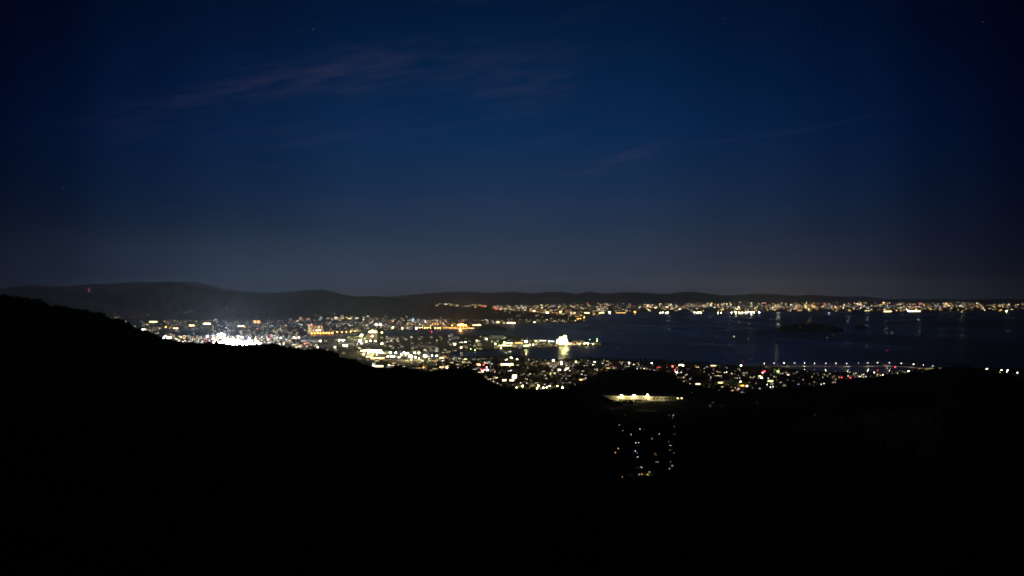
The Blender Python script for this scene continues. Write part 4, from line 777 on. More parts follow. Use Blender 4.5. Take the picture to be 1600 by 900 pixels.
for a in [(878, 578.6, 12, 1.6, 'white', 6, 'low glaring white shop front below the slim block'), (886.2, 578.3, 4.5, 3.0, 'white', 9, 'square glaring white end of the shop row below the slim block'), (794, 570.5, 15.5, 2.2, 'yellow', 9, 'long yellow lit sports hall front in the coastal town'), (784, 570, 3, 1.6, 'warm', 8, 'small warm lit entrance left of the yellow hall'), (793, 595, 20, 1.8, 'warm', 9, 'long warm lit mall front above the dark hill'), (804, 591, 6.5, 5, 'warm', 12, 'square glaring sign wall at the right end of the mall'), (770, 592.5, 15, 2.6, 'warm', 7, 'bright white mall wing at the hill edge'), (768, 589.5, 12, .8, 'warm', 2.5, 'faint lit parking deck above the mall wing'),
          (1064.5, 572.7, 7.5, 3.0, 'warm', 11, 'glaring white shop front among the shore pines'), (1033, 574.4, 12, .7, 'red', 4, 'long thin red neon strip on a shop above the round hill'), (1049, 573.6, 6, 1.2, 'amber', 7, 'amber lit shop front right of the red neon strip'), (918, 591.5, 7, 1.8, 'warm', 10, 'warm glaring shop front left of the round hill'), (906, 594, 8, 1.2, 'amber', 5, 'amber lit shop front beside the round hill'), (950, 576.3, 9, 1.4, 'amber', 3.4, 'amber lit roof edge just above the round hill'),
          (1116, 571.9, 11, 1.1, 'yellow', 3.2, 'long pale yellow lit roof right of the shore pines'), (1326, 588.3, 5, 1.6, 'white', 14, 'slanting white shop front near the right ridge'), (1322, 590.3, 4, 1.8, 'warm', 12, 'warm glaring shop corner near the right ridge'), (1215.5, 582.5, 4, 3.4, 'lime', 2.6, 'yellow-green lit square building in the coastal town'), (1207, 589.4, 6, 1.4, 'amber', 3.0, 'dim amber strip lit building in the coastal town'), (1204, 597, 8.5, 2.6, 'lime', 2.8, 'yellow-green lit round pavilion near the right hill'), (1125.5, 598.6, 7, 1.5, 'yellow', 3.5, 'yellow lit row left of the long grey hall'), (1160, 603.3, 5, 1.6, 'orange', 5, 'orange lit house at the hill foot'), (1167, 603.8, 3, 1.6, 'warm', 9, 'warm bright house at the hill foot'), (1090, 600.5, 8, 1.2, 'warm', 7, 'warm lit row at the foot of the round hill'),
          (341, 536, 16, 2.2, 'white', 16, 'added glowing front filling the left of the white blaze'), (352, 531.5, 14, 2.4, 'white', 18, 'added glowing front filling the back left of the white blaze'), (363, 537.5, 20, 2.6, 'white', 20, 'widest added glowing front filling the middle of the white blaze'), (368, 533, 16, 2.2, 'white', 16, 'added glowing front filling the back middle of the white blaze'), (384, 537.5, 20, 2.4, 'white', 18, 'added glowing front filling the right half of the white blaze'), (389, 533.5, 14, 1.8, 'white', 14, 'added glowing front filling the back right of the white blaze'), (404, 536.5, 10, 1.6, 'warm', 12, 'warm added glowing front filling the right end of the white blaze'), (582.5, 550.3, 27, 3.6, 'yellow', 14, 'long glowing yellow greenhouse, the largest light of the works row'), (567, 548.8, 7, 1.4, 'lime', 12, 'yellow-green glowing greenhouse left of the largest one'), (590, 560.7, 21, 2.0, 'amber', 9, 'long amber glowing hall below the greenhouses'), (577, 557.8, 10, .9, 'yellow', 6, 'thin yellow lit roof between the greenhouses and the amber hall'), (592, 572.8, 13, 1.5, 'yellow', 12, 'yellow lit shop row just above the dark hill'), (583.5, 571.6, 2.6, 1.8, 'yellow', 14, 'single yellow light left of the shop row on the hill edge'), (607.5, 571.3, 2, 1.4, 'lime', 14, 'yellow-green light right of the shop row on the hill edge'),  # white blaze: glowing fronts added to fill the gaps between its floodlights
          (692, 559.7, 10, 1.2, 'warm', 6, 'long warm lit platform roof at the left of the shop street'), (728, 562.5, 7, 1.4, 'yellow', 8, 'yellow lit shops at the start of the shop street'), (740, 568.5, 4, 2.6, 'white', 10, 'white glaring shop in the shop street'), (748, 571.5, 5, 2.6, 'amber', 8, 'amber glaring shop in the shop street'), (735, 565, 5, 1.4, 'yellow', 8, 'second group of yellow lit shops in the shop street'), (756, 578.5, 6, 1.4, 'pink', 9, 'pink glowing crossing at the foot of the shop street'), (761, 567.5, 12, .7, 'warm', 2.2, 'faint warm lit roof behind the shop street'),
          (495, 517.3, 11.5, 1.7, 'white', 9, 'white glaring terminal under the apartment towers'), (582.5, 519.3, 13, 1.8, 'yellow', 9, 'bright pale yellow station roof right of the apartment towers'), (583, 516.8, 6, 1.4, 'yellow', 5, 'upper lit level of the pale yellow station'), (591, 508, 10, 1.8, 'white', 11, 'long glaring white block in the middle of the city lights'), (225.5, 515.2, 7.5, 1.1, 'white', 12, 'long white lit front just above the left slope'), (323.5, 506.7, 11, 1.7, 'yellow', 11, 'long glaring yellow stadium in the left city'), (376.5, 510, 10, .9, 'white', 8, 'long white lit station roof in the left city'), (299.5, 509.2, 8, 1.2, 'yellow', 9, 'yellow lit block left of the stadium'), (274.5, 513.6, 7, 1.2, 'warm', 9, 'warm white lit block above the small blaze'), (240, 503.4, 13, 1.3, 'yellow', 7, 'row of yellow lit halls on the plain at far left'),
          (798.5, 505.4, 13, 1.5, 'warm', 11, 'long warm glaring shed on the north shore'), (745, 508.5, 13, 1.0, 'warm', 7, 'row of warm lit sheds right of the orange berth'), (666, 503.6, 8, .8, 'white', 5, 'long white lit roof on the north slope'), (778, 504.5, 4, 1.7, 'yellow', 7, 'yellow lit building on the north shore'), (1008, 481, 6, .7, 'warm', 4, 'warm lit strip in the middle of the far city'), (895, 490, 7, 1.4, 'white', 8, 'white lit hall on the spur across the bay'), (917, 489.5, 8, 1.2, 'yellow', 7, 'yellow lit hall on the far shore left of the port row'), (940, 489.2, 8, .9, 'yellow', 6, 'second yellow lit hall on the far shore'), (970, 489.2, 16, .8, 'amber', 3.2, 'long dim amber quay shed on the far shore'),
          (1455, 483.6, 8, 1.3, 'white', 8, 'white lit hall in the far city left of the green arena'), (1477, 482.6, 10, 1.6, 'green', 5, 'green lit arena roof in the far city'), (1470, 483.6, 6, 1.4, 'yellow', 9, 'yellow lit front left of the green arena'), (1387, 487.2, 12, 1.2, 'yellow', 7, 'long yellow lit hall on the far shore'), (1424, 486.8, 12, 1.4, 'white', 9, 'white lit harbour hall on the far shore right half'), (1434, 486.8, 8, 1.2, 'yellow', 9, 'yellow lit harbour hall beside the white one'), (1157, 484, 7, 1.1, 'warm', 7, 'warm lit hall above the far quay'), (1236, 482.5, 16, .9, 'warm', 7, 'long thin warm lit arena in the far city'), (1590, 484.5, 10, 1.2, 'warm', 7, 'warm lit hall on the far shore at the right edge'), (1053, 480, 6, 1.0, 'green', 5, 'greenish lit hall in the far city left half'), (1060, 480.3, 5, 1.0, 'lime', 6, 'yellow-green lit hall beside the greenish one'), (1355, 486.2, 8, .9, 'yellow', 6, 'yellow lit quay hall in the middle of the far shore'),
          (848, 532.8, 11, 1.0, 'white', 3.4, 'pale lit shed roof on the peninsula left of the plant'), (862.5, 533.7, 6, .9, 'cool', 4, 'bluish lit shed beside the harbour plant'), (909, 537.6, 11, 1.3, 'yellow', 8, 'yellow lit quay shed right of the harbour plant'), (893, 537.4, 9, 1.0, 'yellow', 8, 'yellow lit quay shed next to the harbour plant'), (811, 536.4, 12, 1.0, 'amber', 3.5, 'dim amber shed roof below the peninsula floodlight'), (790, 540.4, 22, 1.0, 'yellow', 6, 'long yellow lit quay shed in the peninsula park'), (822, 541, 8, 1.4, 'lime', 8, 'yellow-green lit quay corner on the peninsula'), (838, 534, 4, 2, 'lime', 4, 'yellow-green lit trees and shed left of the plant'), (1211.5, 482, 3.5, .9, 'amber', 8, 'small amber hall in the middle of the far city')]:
    sign_box(*a)
# yellow-green lit grass around some floodlights
def patch(px, py, wpx, depth, label, light, col):
    Y = dist(py); s = Y/F; mb = MB(); n = 14
    mb.face([(math.cos(6.283*k/n)*wpx*s*.5*(1+.15*math.sin(3*k)), math.sin(6.283*k/n)*depth*(1+.12*math.cos(2*k)), 0) for k in range(n)], M['grass']); o = mb.build('lawn'); o.location = P(px, Y, 2.75); kind(o, 'structure', label)
    lamp(P(px, Y, 22), light, col, 2)
patch(845, 605.2, 34, 60, 'lit sports lawn under the coastal town', 1.1e5, 'yellow'); patch(793, 537.8, 34, 160, 'lit park lawn on the peninsula', 7e5, 'lime'); patch(566, 529, 28, 260, 'lit lawn around the glaring floodlights', 2.2e6, 'lime'); patch(580, 553, 34, 140, 'lit ground before the greenhouses', 7e5, 'yellow')
patch(632, 556, 60, 160, 'lit works yard', 6e5, 'yellow'); patch(1420, 580.5, 6, 30, 'small lit lawn under the causeway', 1.5e4, 'lime')

# ------------------------------------------------------------------ sea causeway with lamps
def causeway():
    pts = [(1196, 573.4), (1215, 573.3), (1240, 573.1), (1270, 573.0), (1300, 573.1), (1330, 573.1), (1355, 572.8), (1375, 572.4), (1392, 572.2), (1410, 573.4), (1428, 575.0), (1446, 576.6), (1462, 577.8), (1480, 578.6)]
    W_ = [Vector(PR(p, r, 7.0)) for p, r in pts]
    e = ob('sea_causeway', None); tag(e, 'long low road causeway on piers crossing the inlet', 'bridge')
    deck, para = MB(), MB()
    for a, b in zip(W_[:-1], W_[1:]):
        d = (b-a).normalized(); n = Vector((-d.y, d.x, 0)); 
        q = [a-n*5.5, b-n*5.5, b+n*5.5, a+n*5.5]; dz = Vector((0, 0, 1.4))
        for f in ((q[0], q[1], q[2], q[3]), (q[3]-dz, q[2]-dz, q[1]-dz, q[0]-dz), (q[0]-dz, q[1]-dz, q[1], q[0]), (q[2]-dz, q[3]-dz, q[3], q[2])): deck.face(f, M['conc'])
        for sgn, hh in ((-1, 1.1), (1, 3.2)):
            o0, o1 = a+n*5.3*sgn, b+n*5.3*sgn; u = Vector((0, 0, hh)); t_ = n*.15
            para.face((o0-t_, o1-t_, o1-t_+u, o0-t_+u), M['white']); para.face((o1+t_, o0+t_, o0+t_+u, o1+t_+u), M['white']); para.face((o0-t_+u, o1-t_+u, o1+t_+u, o0+t_+u), M['white'])
        L = (b-a).length; k = 0
        while k*42 < L:
            c = a+(b-a)*(k*42/L); pm = MB(); pm.tube((0, 0, -8), (0, 0, 5.7), 1.1, 1.1, M['conc'], 6); pm.box(-1.4, 1.4, -4.5, 4.5, 4.7, 5.6, M['conc'])
            ob('pier', lib('pier', lambda: pm.mesh('pier')), e, (c.x, c.y, 0), math.atan2(d.y, d.x)); k += 1
    deck.build('deck', e); para.build('parapet', e)
    for i, (p, r) in enumerate([(1194, 568), (1209.2, 567.6), (1225, 567.2), (1241.3, 567.2), (1257, 567.2), (1273, 567.5), (1290.2, 567.7), (1305.8, 567.7), (1323.3, 567.7), (1341.2, 567.1), (1356, 566.9), (1371, 566.8), (1389.4, 566.9), (1408.5, 567.5), (1427.3, 568.9), (1442.5, 570.4), (1457.5, 571.9), (1476.5, 573.6)]):
        rr = crest(pts, p); Y = dist(rr, 7.0)+4.5; h = H-(r-HOR)*Y/F-7.0
        l = ob('street_lamp', None, None, P(p, Y, 7.0)); tag(l, 'white lamp on a tall post in the row along the causeway', 'street lamp', 'lamps along the causeway')
        mb = MB(); mb.tube((0, 0, 0), (0, 0, h), .22, .12, M['metal'], 5); mb.tube((0, 0, h), (0, -2.4, h+.4), .12, .09, M['metal'], 4); mb.build('pole', l)
        mb = MB(); mb.ball((0, -2.4, h+.2), .92, em('white', 20+5*(i % 3), True), .8, 6); mb.build('lamp_head', l)
        if i % 2 == 0: lamp((l.location.x, l.location.y-3, 7+h-1.5), 22000, 'warm', .8)
causeway()
# cars on the causeway: body, cabin, wheels, lights in one small mesh each
def car_mesh(front):
    mb = MB(); mb.box(-2.2, 2.2, -.9, .9, .35, 1.0, M['car']); v = [(-1.3, -.85, 1.0), (1.2, -.85, 1.0), (1.2, .85, 1.0), (-1.3, .85, 1.0), (-.9, -.7, 1.55), (.7, -.7, 1.55), (.7, .7, 1.55), (-.9, .7, 1.55)]
    for f in ((0, 1, 5, 4), (1, 2, 6, 5), (2, 3, 7, 6), (3, 0, 4, 7), (4, 5, 6, 7)): mb.face([v[k] for k in f], M['glass'])
    for x in (-1.4, 1.4):
        for y in (-.95, .95): mb.tube((x, y-.1, .34), (x, y+.1, .34), .34, .34, M['dark'], 8)
    mb.box(2.2, 2.35, -.8, .8, .55, .95, em('warm', 60)); mb.box(-2.35, -2.2, -.8, .8, .6, .95, em('red', 40)); return mb.mesh('car')
cm = car_mesh(1)
for i, p in enumerate([1232, 1259, 1283, 1298, 1334, 1352, 1380, 1396, 1404, 1421, 1437]):
    rr = crest([(1196, 573.4), (1240, 573.1), (1300, 573.1), (1355, 572.8), (1392, 572.2), (1428, 575.0), (1462, 577.8)], p); o = ob('car', cm, None, PR(p, rr, 7.02), 0 if i % 2 else math.pi)
    tag(o, 'small car with its lights on, crossing the causeway', 'car', 'cars on the causeway')

# ------------------------------------------------------------------ big white factory with three floodlights
def factory():
    z = 16.; Y = dist(626.5, z); s = Y/F; x0, x1 = (921-800)*s, (1056-800)*s; e = ob('factory', None, None, ((x0+x1)/2, Y, z)); tag(e, 'long white factory hall lit by three glaring floodlights', 'factory'); w = x1-x0
    h = 8.2*s
    n = 30
    for k in range(n):   # wall panels, each its own piece; the right part is lower with dark openings
        a, b = -w/2+w*k/n, -w/2+w*(k+1)/n; hh = h if k < 21 else h*.86
        dz = 0 if k > 3 else (3-k)*.1
        mb = MB(); mb.box(a+.04, b-.04, 0-dz, .5, -1.5, hh, M['white']); mb.build('wall_panel', e)
    mb = MB(); mb.box(-w/2, w/2, .5, 60, -2, h*.84, M['wall']); mb.build('hall', e)
    mb = MB(); mb.face([(-w/2-1, -1, h+.05), (w*.2, -1, h+.05), (w*.2, 62, h+3.5), (-w/2-1, 62, h+3.5)], M['roofb']); mb.box(-w/2-1, w*.2, -1.2, -.9, h-.7, h+.1, M['metal']); mb.face([(w*.2, -1, h*.86+.05), (w/2+1, -1, h*.86+.05), (w/2+1, 62, h*.9+3), (w*.2, 62, h*.9+3)], M['roofb']); mb.build('roof', e)
    wm = MB(); wm.box(-1.6*s, 1.6*s, -.12, .06, h*.3, h*.56, M['glass']); wm = wm.mesh('window')
    for k in range(6): ob('window', wm, e, (w*.22+w*.27*(k+.5)/6, 0, 0))
    dm = MB(); dm.box(-2.6, 2.6, -.15, .05, -.2, 5.2, M['metal']); dm = dm.mesh('shutter_door')
    for k in range(7): ob('shutter_door', dm, e, (-w*.3+w*.46*k/6, 0, 0))
    mb = MB(); mb.box(-w*.14, w*.12, -9, -.6, 4.6, 5.0, M['metal']); 
    for k in range(8): mb.tube((-w*.13+w*.24*k/7, -8.5, -.5), (-w*.13+w*.24*k/7, -8.5, 4.6), .15, .15, M['metal'], 4)
    mb.build('canopy', e)
    e2 = ob('annex', None, None, PR(1062, 624.3, z)); tag(e2, 'small white annex with two bright lamps right of the factory', 'annex'); mb = MB(); mb.box(-7*s*.7, 7*s*.7, 0, 14, -1, 2.8*s, M['white']); mb.build('wall', e2); mb = MB(); mb.box(-5.4*s, 5.4*s, -.6, 14.6, 2.8*s, 3.1*s, M['metal']); mb.build('roof', e2)
    for x in (-3.4, 3): mb = MB(); mb.ball((x*s, -1.2, 2.4*s), .6*s, em('warm', 14), .8, 6); mb.build('wall_lamp', e2)
    for p, q, lb in ((971.3, 618.6, 'left'), (990.6, 618.2, 'middle'), (1011.8, 617.8, 'right')):
        fm = ob('floodlight_mast', None, None, P(p, Y-9, z)); tag(fm, '%s of the three glaring floodlights in front of the white factory' % lb, 'floodlight')
        hl = H-(q-HOR)*(Y-9)/F-z
        mb = MB(); mb.tube((0, 0, -1), (0, 0, hl), .3, .2, M['metal'], 6); mb.build('mast', fm)
        mb = MB(); mb.ball((0, -.3, hl), 1.7*s, em('yellow', 45, False), 1., 8); mb.build('lamp_head', fm)
        lamp((fm.location.x, Y-11, z+hl+1.5), 1.1e4, 'yellow', 1.2); lamp((fm.location.x, Y-22, z+hl), .6e4, 'yellow', 1.2)
    lamp(P(945, Y-16, z+9), 1.1e4, 'yellow', 1); lamp(P(1034, Y-16, z+9), .5e4, 'yellow', 1)
    yard = MB(); yard.face([(-w*.5, -52, 0), (w*.5, -52, 0), (w*.5, 8, 0), (-w*.5, 8, 0)], M['conc']); yo = yard.build('factory_yard'); yo.location = ((x0+x1)/2, Y, z+.1); yo['kind'] = 'structure'
    pl = MB(); pl.box(-w*.5, w*.5, -52, 8, -14, -.02, M['rock']); po = pl.build('yard_embankment'); po.location = ((x0+x1)/2, Y, z+.08); po['kind'] = 'structure'
    pm = car_mesh(1)
    cb = MB(); cb.box(-2.2, 2.2, -.9, .9, .35, 1.0, M['white'])
    v = [(-1.3, -.85, 1.0), (1.2, -.85, 1.0), (1.2, .85, 1.0), (-1.3, .85, 1.0), (-.9, -.7, 1.55), (.7, -.7, 1.55), (.7, .7, 1.55), (-.9, .7, 1.55)]
    for f in ((0, 1, 5, 4), (1, 2, 6, 5), (2, 3, 7, 6), (3, 0, 4, 7), (4, 5, 6, 7)): cb.face([v[k] for k in f], M['glass'] if f != (4, 5, 6, 7) else M['white'])
    for x in (-1.4, 1.4):
        for y in (-.95, .95): cb.tube((x, y-.1, .34), (x, y+.1, .34), .34, .34, M['dark'], 6)
    cb = cb.mesh('parked_car')
    for rr in range(3):
        for k in range(17):
            if R.random() < .22: continue
            o = ob('parked_car', cb, None, P(969+k*3.5+R.uniform(-.3, .3), Y-14-rr*13, z+.14), math.pi/2+R.uniform(-.05, .05)); tag(o, 'white car parked in the floodlit yard before the factory', 'car', 'cars parked before the factory')
factory()
# narrow lit terrace and road under the factory
for (p, r, n, c) in ((962, 639, 4, 'amber'), (995, 642.5, 9, 'yellow')):
    for k in range(n):
        g = hit(p+k*3.4, r+.2*k, 1.)
        if g: street_lamp(g, c, 0, 'dim lamps on the terrace below the factory', 1.6, 5., E=1.2)

# ------------------------------------------------------------------ pylons
def pylon(px, base_row, hpx, label, Y=None, glow=0):
    g = hit(px, base_row); 
    X, Yy, Z = g; s = Yy/F; h = hpx*s; w = h*.085; e = ob('pylon', None, None, (X, Yy, Z-1)); tag(e, label, 'pylon')
    r = max(.16, .13*s)
    for sx_, sy_ in ((-1, -1), (1, -1), (1, 1), (-1, 1)):
        mb = MB(); mb.tube((sx_*w, sy_*w, 0), (sx_*w*.22, sy_*w*.22, h*.72), r, r*.8, M['metal'], 4); mb.tube((sx_*w*.22, sy_*w*.22, h*.72), (0, 0, h), r*.8, r*.5, M['metal'], 4); mb.build('leg', e)
    mb = MB()
    for k in range(7):
        t0, t1 = k/7*.72, (k+1)/7*.72; a, b = w*(1-.78*t0/.72), w*(1-.78*t1/.72)
        for (c1, c2) in (((-1, -1), (1, -1)), ((1, -1), (1, 1)), ((1, 1), (-1, 1)), ((-1, 1), (-1, -1))):
            mb.tube((c1[0]*a, c1[1]*a, h*t0), (c2[0]*b, c2[1]*b, h*t1), r*.5, r*.5, M['metal'], 3, False); mb.tube((c2[0]*a, c2[1]*a, h*t0), (c1[0]*b, c1[1]*b, h*t1), r*.5, r*.5, M['metal'], 3, False)
    mb.build('bracing', e)
    for k, q in enumerate((.72, .82, .91)):
        mb = MB(); L = h*(.13-.02*k); mb.tube((-L, 0, h*q), (L, 0, h*q), r*.6, r*.6, M['metal'], 4); mb.tube((-L, 0, h*q), (0, 0, h*q+h*.03), r*.4, r*.4, M['metal'], 3); mb.tube((L, 0, h*q), (0, 0, h*q+h*.03), r*.4, r*.4, M['metal'], 3)
        for sg in (-1, 1): mb.tube((sg*L, 0, h*q), (sg*L, 0, h*q-h*.035), r*.5, r*.5, M['metal'], 4)
        mb.build('crossarm', e)
pylon(916.5, 624, 30, 'pale lattice pylon left of the white factory'); pylon(1326, 690, 39, 'tall faint lattice pylon on the dark right slope'); pylon(765.5, 652, 20, 'faint lattice pylon on the dark slope below the mall'); pylon(1108, 606, 12, 'small lattice pylon at the foot of the round hill'); pylon(1456, 577, 6, 'tiny pylon by the end of the causeway')
def mast(px, base, rows, label, col='red', E=9, y=None):
    g = hit(px, base); X, Y, Z = g; s = Y/F; e = ob('radio_mast', None, None, (X, Y, Z-2)); tag(e, label, 'radio mast'); top = max(H-(r-HOR)*Y/F for r in rows)-Z+2
    mb = MB(); mb.tube((0, 0, 0), (0, 0, top), .9, .5, M['metal'], 5)
    for k in range(6): mb.tube((-1.8, 0, top*(k+.5)/6), (1.8, 0, top*(k+1)/6), .3, .3, M['metal'], 3)
    mb.build('mast', e)
    for r in rows: b = MB(); b.ball((0, -1.5, H-(r-HOR)*Y/F-Z+2), .36*s, em(col, E), 1, 6); b.build('warning_lamp', e)
mast(139, 462, (451.5, 455), 'tall mast with two red warning lamps on the left mountain'); mast(270, 441, (435.5,), 'thin mast with a small white lamp on the highest left peak', 'cool', 2)
mast(674.5, 523.4, (518.7,), 'harbour mast with one red lamp in the inner bay', 'red', 36); mast(917.5, 482, (473,), 'mast with a red lamp above the port row', 'red', 18); mast(1196, 480, (473.3,), 'mast with a red lamp in the far city', 'red', 20)
# lit mountain road and villages on the left slopes
for k in range(16):
    g = hit(203+k*2.05, 495.6-k*.14, 3)
    if g: street_lamp(g, 'orange' if k < 9 else 'amber', 0, 'lamps along the mountain expressway', g[1]/F, 10., E=1.9 if k < 9 else 1.0, label='%s lamp in the thin slanting row on the left mountain foot' % ('orange' if k < 9 else 'amber'))
for p, r, c, E in [(178.3, 491, 'warm', 5), (182, 495.8, 'amber', 8), (180, 497, 'amber', 6), (185, 495, 'white', 3), (187, 494.8, 'white', 4), (231.5, 492, 'white', 7), (197, 503, 'cool', 7), (220, 503, 'cool', 6), (211, 510, 'warm', 14), (287, 488, 'amber', 6), (289.5, 488.6, 'yellow', 5), (293, 487.8, 'yellow', 4), (298, 486, 'cool', 6), (354, 481, 'white', 16), (348, 481.5, 'lime', 2.5), (369.5, 489, 'red', 9), (366, 487, 'white', 3), (143.5, 479, 'white', 1.6), (397, 495, 'white', 4), (402, 495.6, 'white', 5), (493.5, 493, 'white', 5),
        (514, 489, 'white', 5), (518, 488.7, 'white', 5), (522.5, 490, 'white', 12), (500, 496.5, 'white', 5), (502, 498, 'white', 5), (601, 494.5, 'yellow', 6), (646, 490.5, 'white', 4), (634, 494, 'white', 3), (656, 494.8, 'yellow', 4), (776, 488.3, 'white', 3), (808, 494.2, 'amber', 9), (812, 493.8, 'amber', 9), (818, 489.5, 'amber', 9), (838, 492.5, 'white', 7), (841.5, 492.6, 'white', 7), (837.6, 495.3, 'pink', 10), (848, 495.5, 'white', 7), (861, 498, 'white', 12), (888, 498, 'yellow', 12), (885.5, 503, 'lime', 8), (871, 503.6, 'white', 10), (878, 501.8, 'white', 10), (789, 487, 'warm', 12), (797, 487.5, 'yellow', 8)]:
    g = hit(p, r, 6)
    if g: street_lamp(g, c, 1 if E < 6 else 3, 'single lights on the mountain slopes', g[1]/F, 10., E=E)

# ------------------------------------------------------------------ boats
def boat(px, py, cols, label, L=16.):
    Y = dist(py-.6, 0); s = Y/F; e = ob('boat', None, None, P(px, Y, 0), R.uniform(-.5, .5)); tag(e, label, 'boat')
    mb = MB(); hw = L*.14; hull = [(-L/2, -hw), (L*.25, -hw), (L/2, 0), (L*.25, hw), (-L/2, hw)]
    lo = [(x*.86, y*.7, -.5) for x, y in hull]; up = [(x, y, 1.6) for x, y in hull]
    for k in range(5): mb.face([lo[k], lo[(k+1) % 5], up[(k+1) % 5], up[k]], M['hull'])
    mb.face(up, M['hull']); mb.build('hull', e)
    mb = MB(); mb.box(-L*.3, L*.05, -hw*.6, hw*.6, 1.6, 4.2, M['white']); mb.tube((-L*.1, 0, 4.2), (-L*.1, 0, 8), .12, .08, M['metal'], 4); mb.build('cabin', e)
    for k, (c, E) in enumerate(cols): b = MB(); b.ball((-L*.1+(k*1.1*s if k else 0), -hw*.7, 6.+k*1.2), .27*s, em(c, E*(1 if E > 12 else .5)), 1, 6); b.build('navigation_light', e)
boat(1146.8, 527.5, [('green', 16), ('red', 22)], 'boat with a red and a green light in the open bay'); boat(1169.5, 531, [('cool', 5)], 'dim boat just right of the red and green one'); boat(1120.5, 526, [('cool', 3)], 'very faint boat left of the red and green one'); boat(1292.8, 529, [('lime', 12)], 'boat with a pale green light below the long island'); boat(1302.8, 524.4, [('cool', 4)], 'faint boat under the right end of the long island')
boat(1386, 514, [('amber', 6)], 'faint boat right of the small islet'); boat(1394, 521.4, [('cool', 6)], 'small white boat light right of the islet'); boat(1344.5, 504.3, [('pink', 4)], 'faint boat light above the small islet'); boat(1205.3, 500.8, [('cool', 4)], 'faint boat light near the long island'); boat(1386.3, 549.5, [('red', 12)], 'boat with a single red light in front of the causeway'); boat(966.2, 544.3, [('cool', 3)], 'faint bluish boat light right of the peninsula'); boat(1161, 566.7, [('red', 10)], 'boat with a small red light off the right beach')
def breakwater(pts, label, z=1.6, w=9.):
    V_ = [Vector(PR(p, r, 0)) for p, r in pts]; mb = MB()
    for a, b in zip(V_[:-1], V_[1:]):
        d = (b-a).normalized(); n = Vector((-d.y, d.x, 0)); L = (b-a).length; k = 0
        while k < L:
            c = a+d*k+n*R.uniform(-w*.4, w*.4); mb.ball((c.x, c.y, z*.4), R.uniform(2.5, 4.5), M['rock'], .6, 5); k += 2.2
    o = mb.build('breakwater'); tag(o, label, 'breakwater')
breakwater([(742, 549.3), (770, 550.8), (790, 552.2), (811.5, 553.6)], 'thin dark stone breakwater in the channel below the peninsula'); breakwater([(954, 536.8), (940, 536.2)], 'low stone spit at the peninsula tip'); breakwater([(1398, 568), (1440, 568.4), (1500, 568.2), (1560, 568.8), (1610, 569)], 'long dark breakwater beyond the end of the causeway')
breakwater([(1480, 571.3), (1520, 571.2), (1560, 571.6)], 'second dark breakwater near the right beach')
# bridge house at the causeway end
shed(1452, 578.6, 11, 3.2, 'pale grey terminal building at the end of the causeway', M['white'], 'terminal', 'terminal_building', 14); shed(1470, 577.2, 4.5, 3.4, 'small dim yellow-windowed block behind the causeway end', M['wall'], 'block', 'small_block', 12, True, .5, 3)

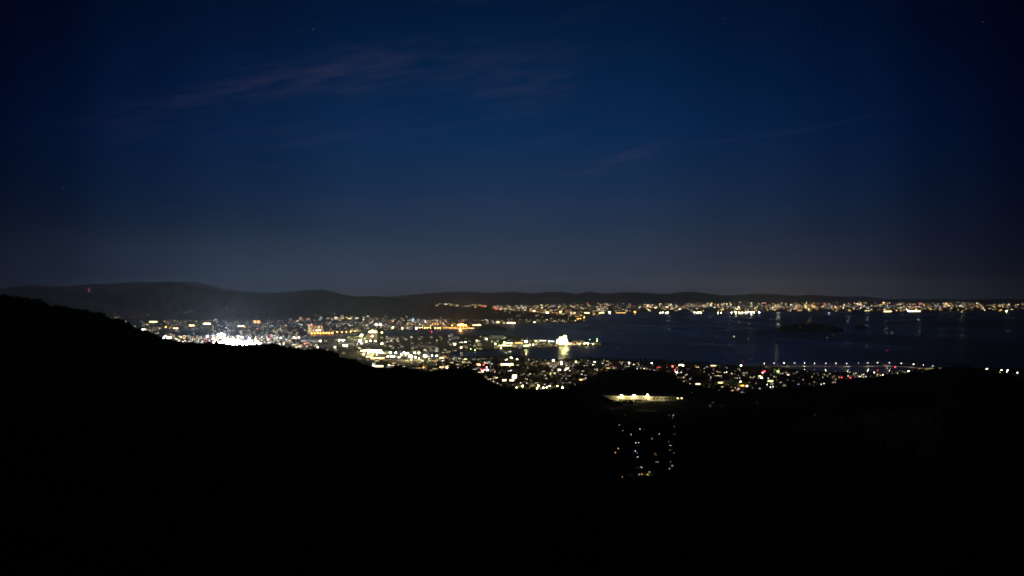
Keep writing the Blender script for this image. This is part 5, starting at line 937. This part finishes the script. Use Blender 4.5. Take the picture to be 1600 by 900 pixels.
# ------------------------------------------------------------------ valley village below the factory
LITV = {}
def village():
    wl = [M['wall'], M['white'], M['wall2']]; rf = [M['roof'], M['roofb'], M['metal']]
    parts = []
    for k in range(8):
        w, d, h = R.uniform(9, 15), R.uniform(7, 10), R.uniform(4.5, 6.5); a = MB(); a.box(-w/2, w/2, -d/2, d/2, -2, h, wl[k % 3]); b = MB(); e_ = .6; rh = w*.2
        q = [(-w/2-e_, -d/2-e_, h), (w/2+e_, -d/2-e_, h), (w/2+e_, d/2+e_, h), (-w/2-e_, d/2+e_, h)]; r0, r1 = (-w/2*.5, 0, h+rh), (w/2*.5, 0, h+rh)
        b.face([q[0], q[1], r1, r0], rf[k % 3]); b.face([q[2], q[3], r0, r1], rf[k % 3]); b.face([q[3], q[0], r0], rf[k % 3]); b.face([q[1], q[2], r1], rf[k % 3]); b.face(q[::-1], rf[k % 3])
        wi = MB(); wi.box(-.9, .9, -.1, .05, 1.0, 2.3, M['glass']); do = MB(); do.box(-.5, .5, -.1, .05, 0, 2.1, M['dark'])
        parts.append((a.mesh('wall'), b.mesh('roof'), wi.mesh('window'), do.mesh('door'), w, d, h))
    litw = {c: (lambda m: (m.box(-1.0, 1.0, -.12, .05, 1.0, 2.5, em(c, 1.3)), m.mesh('window'))[1])(MB()) for c in ('warm', 'amber', 'cool')}
    cells = []
    for i in range(15):
        for j in range(9):
            r = 662+i*5.9+R.uniform(-1.5, 1.5); p = 966+j*10.5+R.uniform(-3.5, 3.5)
            if p > 1055 or R.random() < .14 or (r > 735 and p > 1035) or (r < 680 and p < 975): continue
            cells.append((p, r))
    for p, r in cells:
        g = hit(p, r)
        if not g: continue
        k = R.randint(0, 7); a, b, wi, do, w, d, h = parts[k]; rz = R.choice([0, .2, -.25, 1.3, .5])+R.uniform(-.1, .1)
        e = ob('house', None, None, (g[0], g[1], g[2]), rz, R.uniform(.85, 1.1)); t_ = R.random()
        lit = R.choice(['warm', 'amber', 'cool']) if t_ < .10 else None
        tag(e, '%s-roofed house with %s %s' % (['grey', 'blue', 'metal'][k % 3], ('a %s lit window' % cn(lit)) if lit else 'dark windows', ''), 'house', 'houses of the valley village'); e['label'] = fit(e['label']+near(p, r, e['label']))
        ob('wall', a, e); ob('roof', b, e); ob('door', do, e, (w*.1, -d/2, 0))
        ob('window', litw[lit] if lit else wi, e, (-w*.25, -d/2, 0)); ob('window', wi, e, (w*.32, -d/2, 0)); ob('window', wi, e, (-w*.25, -d/2, 2.7))
    for p, r, c, E in [(1000, 671, 'white', 34), (1005.7, 670, 'white', 12), (967.5, 664.6, 'white', 9), (973.4, 673, 'green', 13), (1030.2, 678, 'white', 26), (1018.7, 685.8, 'cool', 12), (998, 692, 'white', 28), (996.5, 693.5, 'green', 7), (1045, 690.3, 'white', 40), (1047.7, 696.2, 'cool', 30), (1047, 703, 'amber', 10), (992.7, 705.2, 'cool', 30), (995.5, 708, 'cool', 10), (996.2, 714.3, 'white', 30), (1022.7, 708.7, 'warm', 7), (1025, 711.5, 'warm', 5), (1048.2, 722.2, 'white', 24), (1050.5, 728.2, 'cool', 12), (1046.2, 733, 'white', 14), (1028, 722.3, 'white', 9), (1025.3, 722, 'white', 7), (1002.7, 730.6, 'white', 26), (1004.4, 732, 'green', 12), (1000, 735, 'white', 8),
            (983.4, 739.6, 'orange', 22), (988.4, 739, 'white', 30), (998.8, 741.4, 'white', 34), (1002.8, 741.4, 'orange', 34), (1011.5, 741.6, 'lime', 24), (1014, 742, 'amber', 10), (1051.8, 649.3, 'white', 26), (1050.7, 652.8, 'amber', 12), (1045.6, 649.5, 'cool', 4), (1053.6, 679, 'orange', 7), (1053.5, 667, 'white', 4), (1052.5, 708, 'pink', 6), (1059.8, 685, 'red', 3), (1109.8, 634.8, 'yellow', 22), (1114, 629, 'cool', 9), (1128.5, 634.6, 'green', 2.2), (976.5, 648.5, 'white', 3), (957, 639, 'cool', 3), (1080.5, 613.3, 'white', 4), (1162.5, 614, 'amber', 9), (1074.3, 616.5, 'red', 3), (1072.5, 626.5, 'white', 3), (1043, 622, 'warm', 24), (1027.6, 621.8, 'yellow', 7), (1182.5, 628.8, 'lime', 2.0), (229.7, 565, 'white', 2.2), (207.7, 537.6, 'cool', 3), (103.7, 500, 'white', 2.6), (1272, 648.6, 'white', 2.0)]:
        g = hit(p, r, 4.5)
        if not g: continue
        s = g[1]/F
        street_lamp(g, c, 1 if E < 8 else 2 if E < 20 else 3, 'lamps of the valley village', s, 5., E=round(E*.5, 1), sample=True)
    for p, r in ((1020, 669), (1022, 697.5), (1011, 684.5), (983, 693.6)): pass
village()

for n, m in MASS.items():
    kind(m.build(n), 'stuff', {'far_city_mass': 'mass of small lit buildings in the band across the bay', 'city_mass': 'mass of small lit buildings below the mountains', 'harbour_belt_mass': 'mass of small lit sheds and lamps round the harbour', 'town_light_mass': 'smaller lit houses and lamps of the coastal town'}[n])

# ------------------------------------------------------------------ haze
def haze():
    mb = MB(); m = bpy.data.materials.new('haze_air'); m.use_nodes = True; t = m.node_tree; t.nodes.clear()
    v = nd(t, 'ShaderNodeVolumePrincipled'); v.inputs['Color'].default_value = (.82, .91, 1, 1); v.inputs['Density'].default_value = HAZE; v.inputs['Anisotropy'].default_value = .25
    o = nd(t, 'ShaderNodeOutputMaterial'); t.links.new(v.outputs[0], o.inputs['Volume'])
    mb.box(-80000, 80000, -500, 110000, -40, 790, m); b = mb.build('haze'); b['kind'] = 'stuff'
    m.cycles.homogeneous_volume = True
HAZE = 1.45e-5
haze()
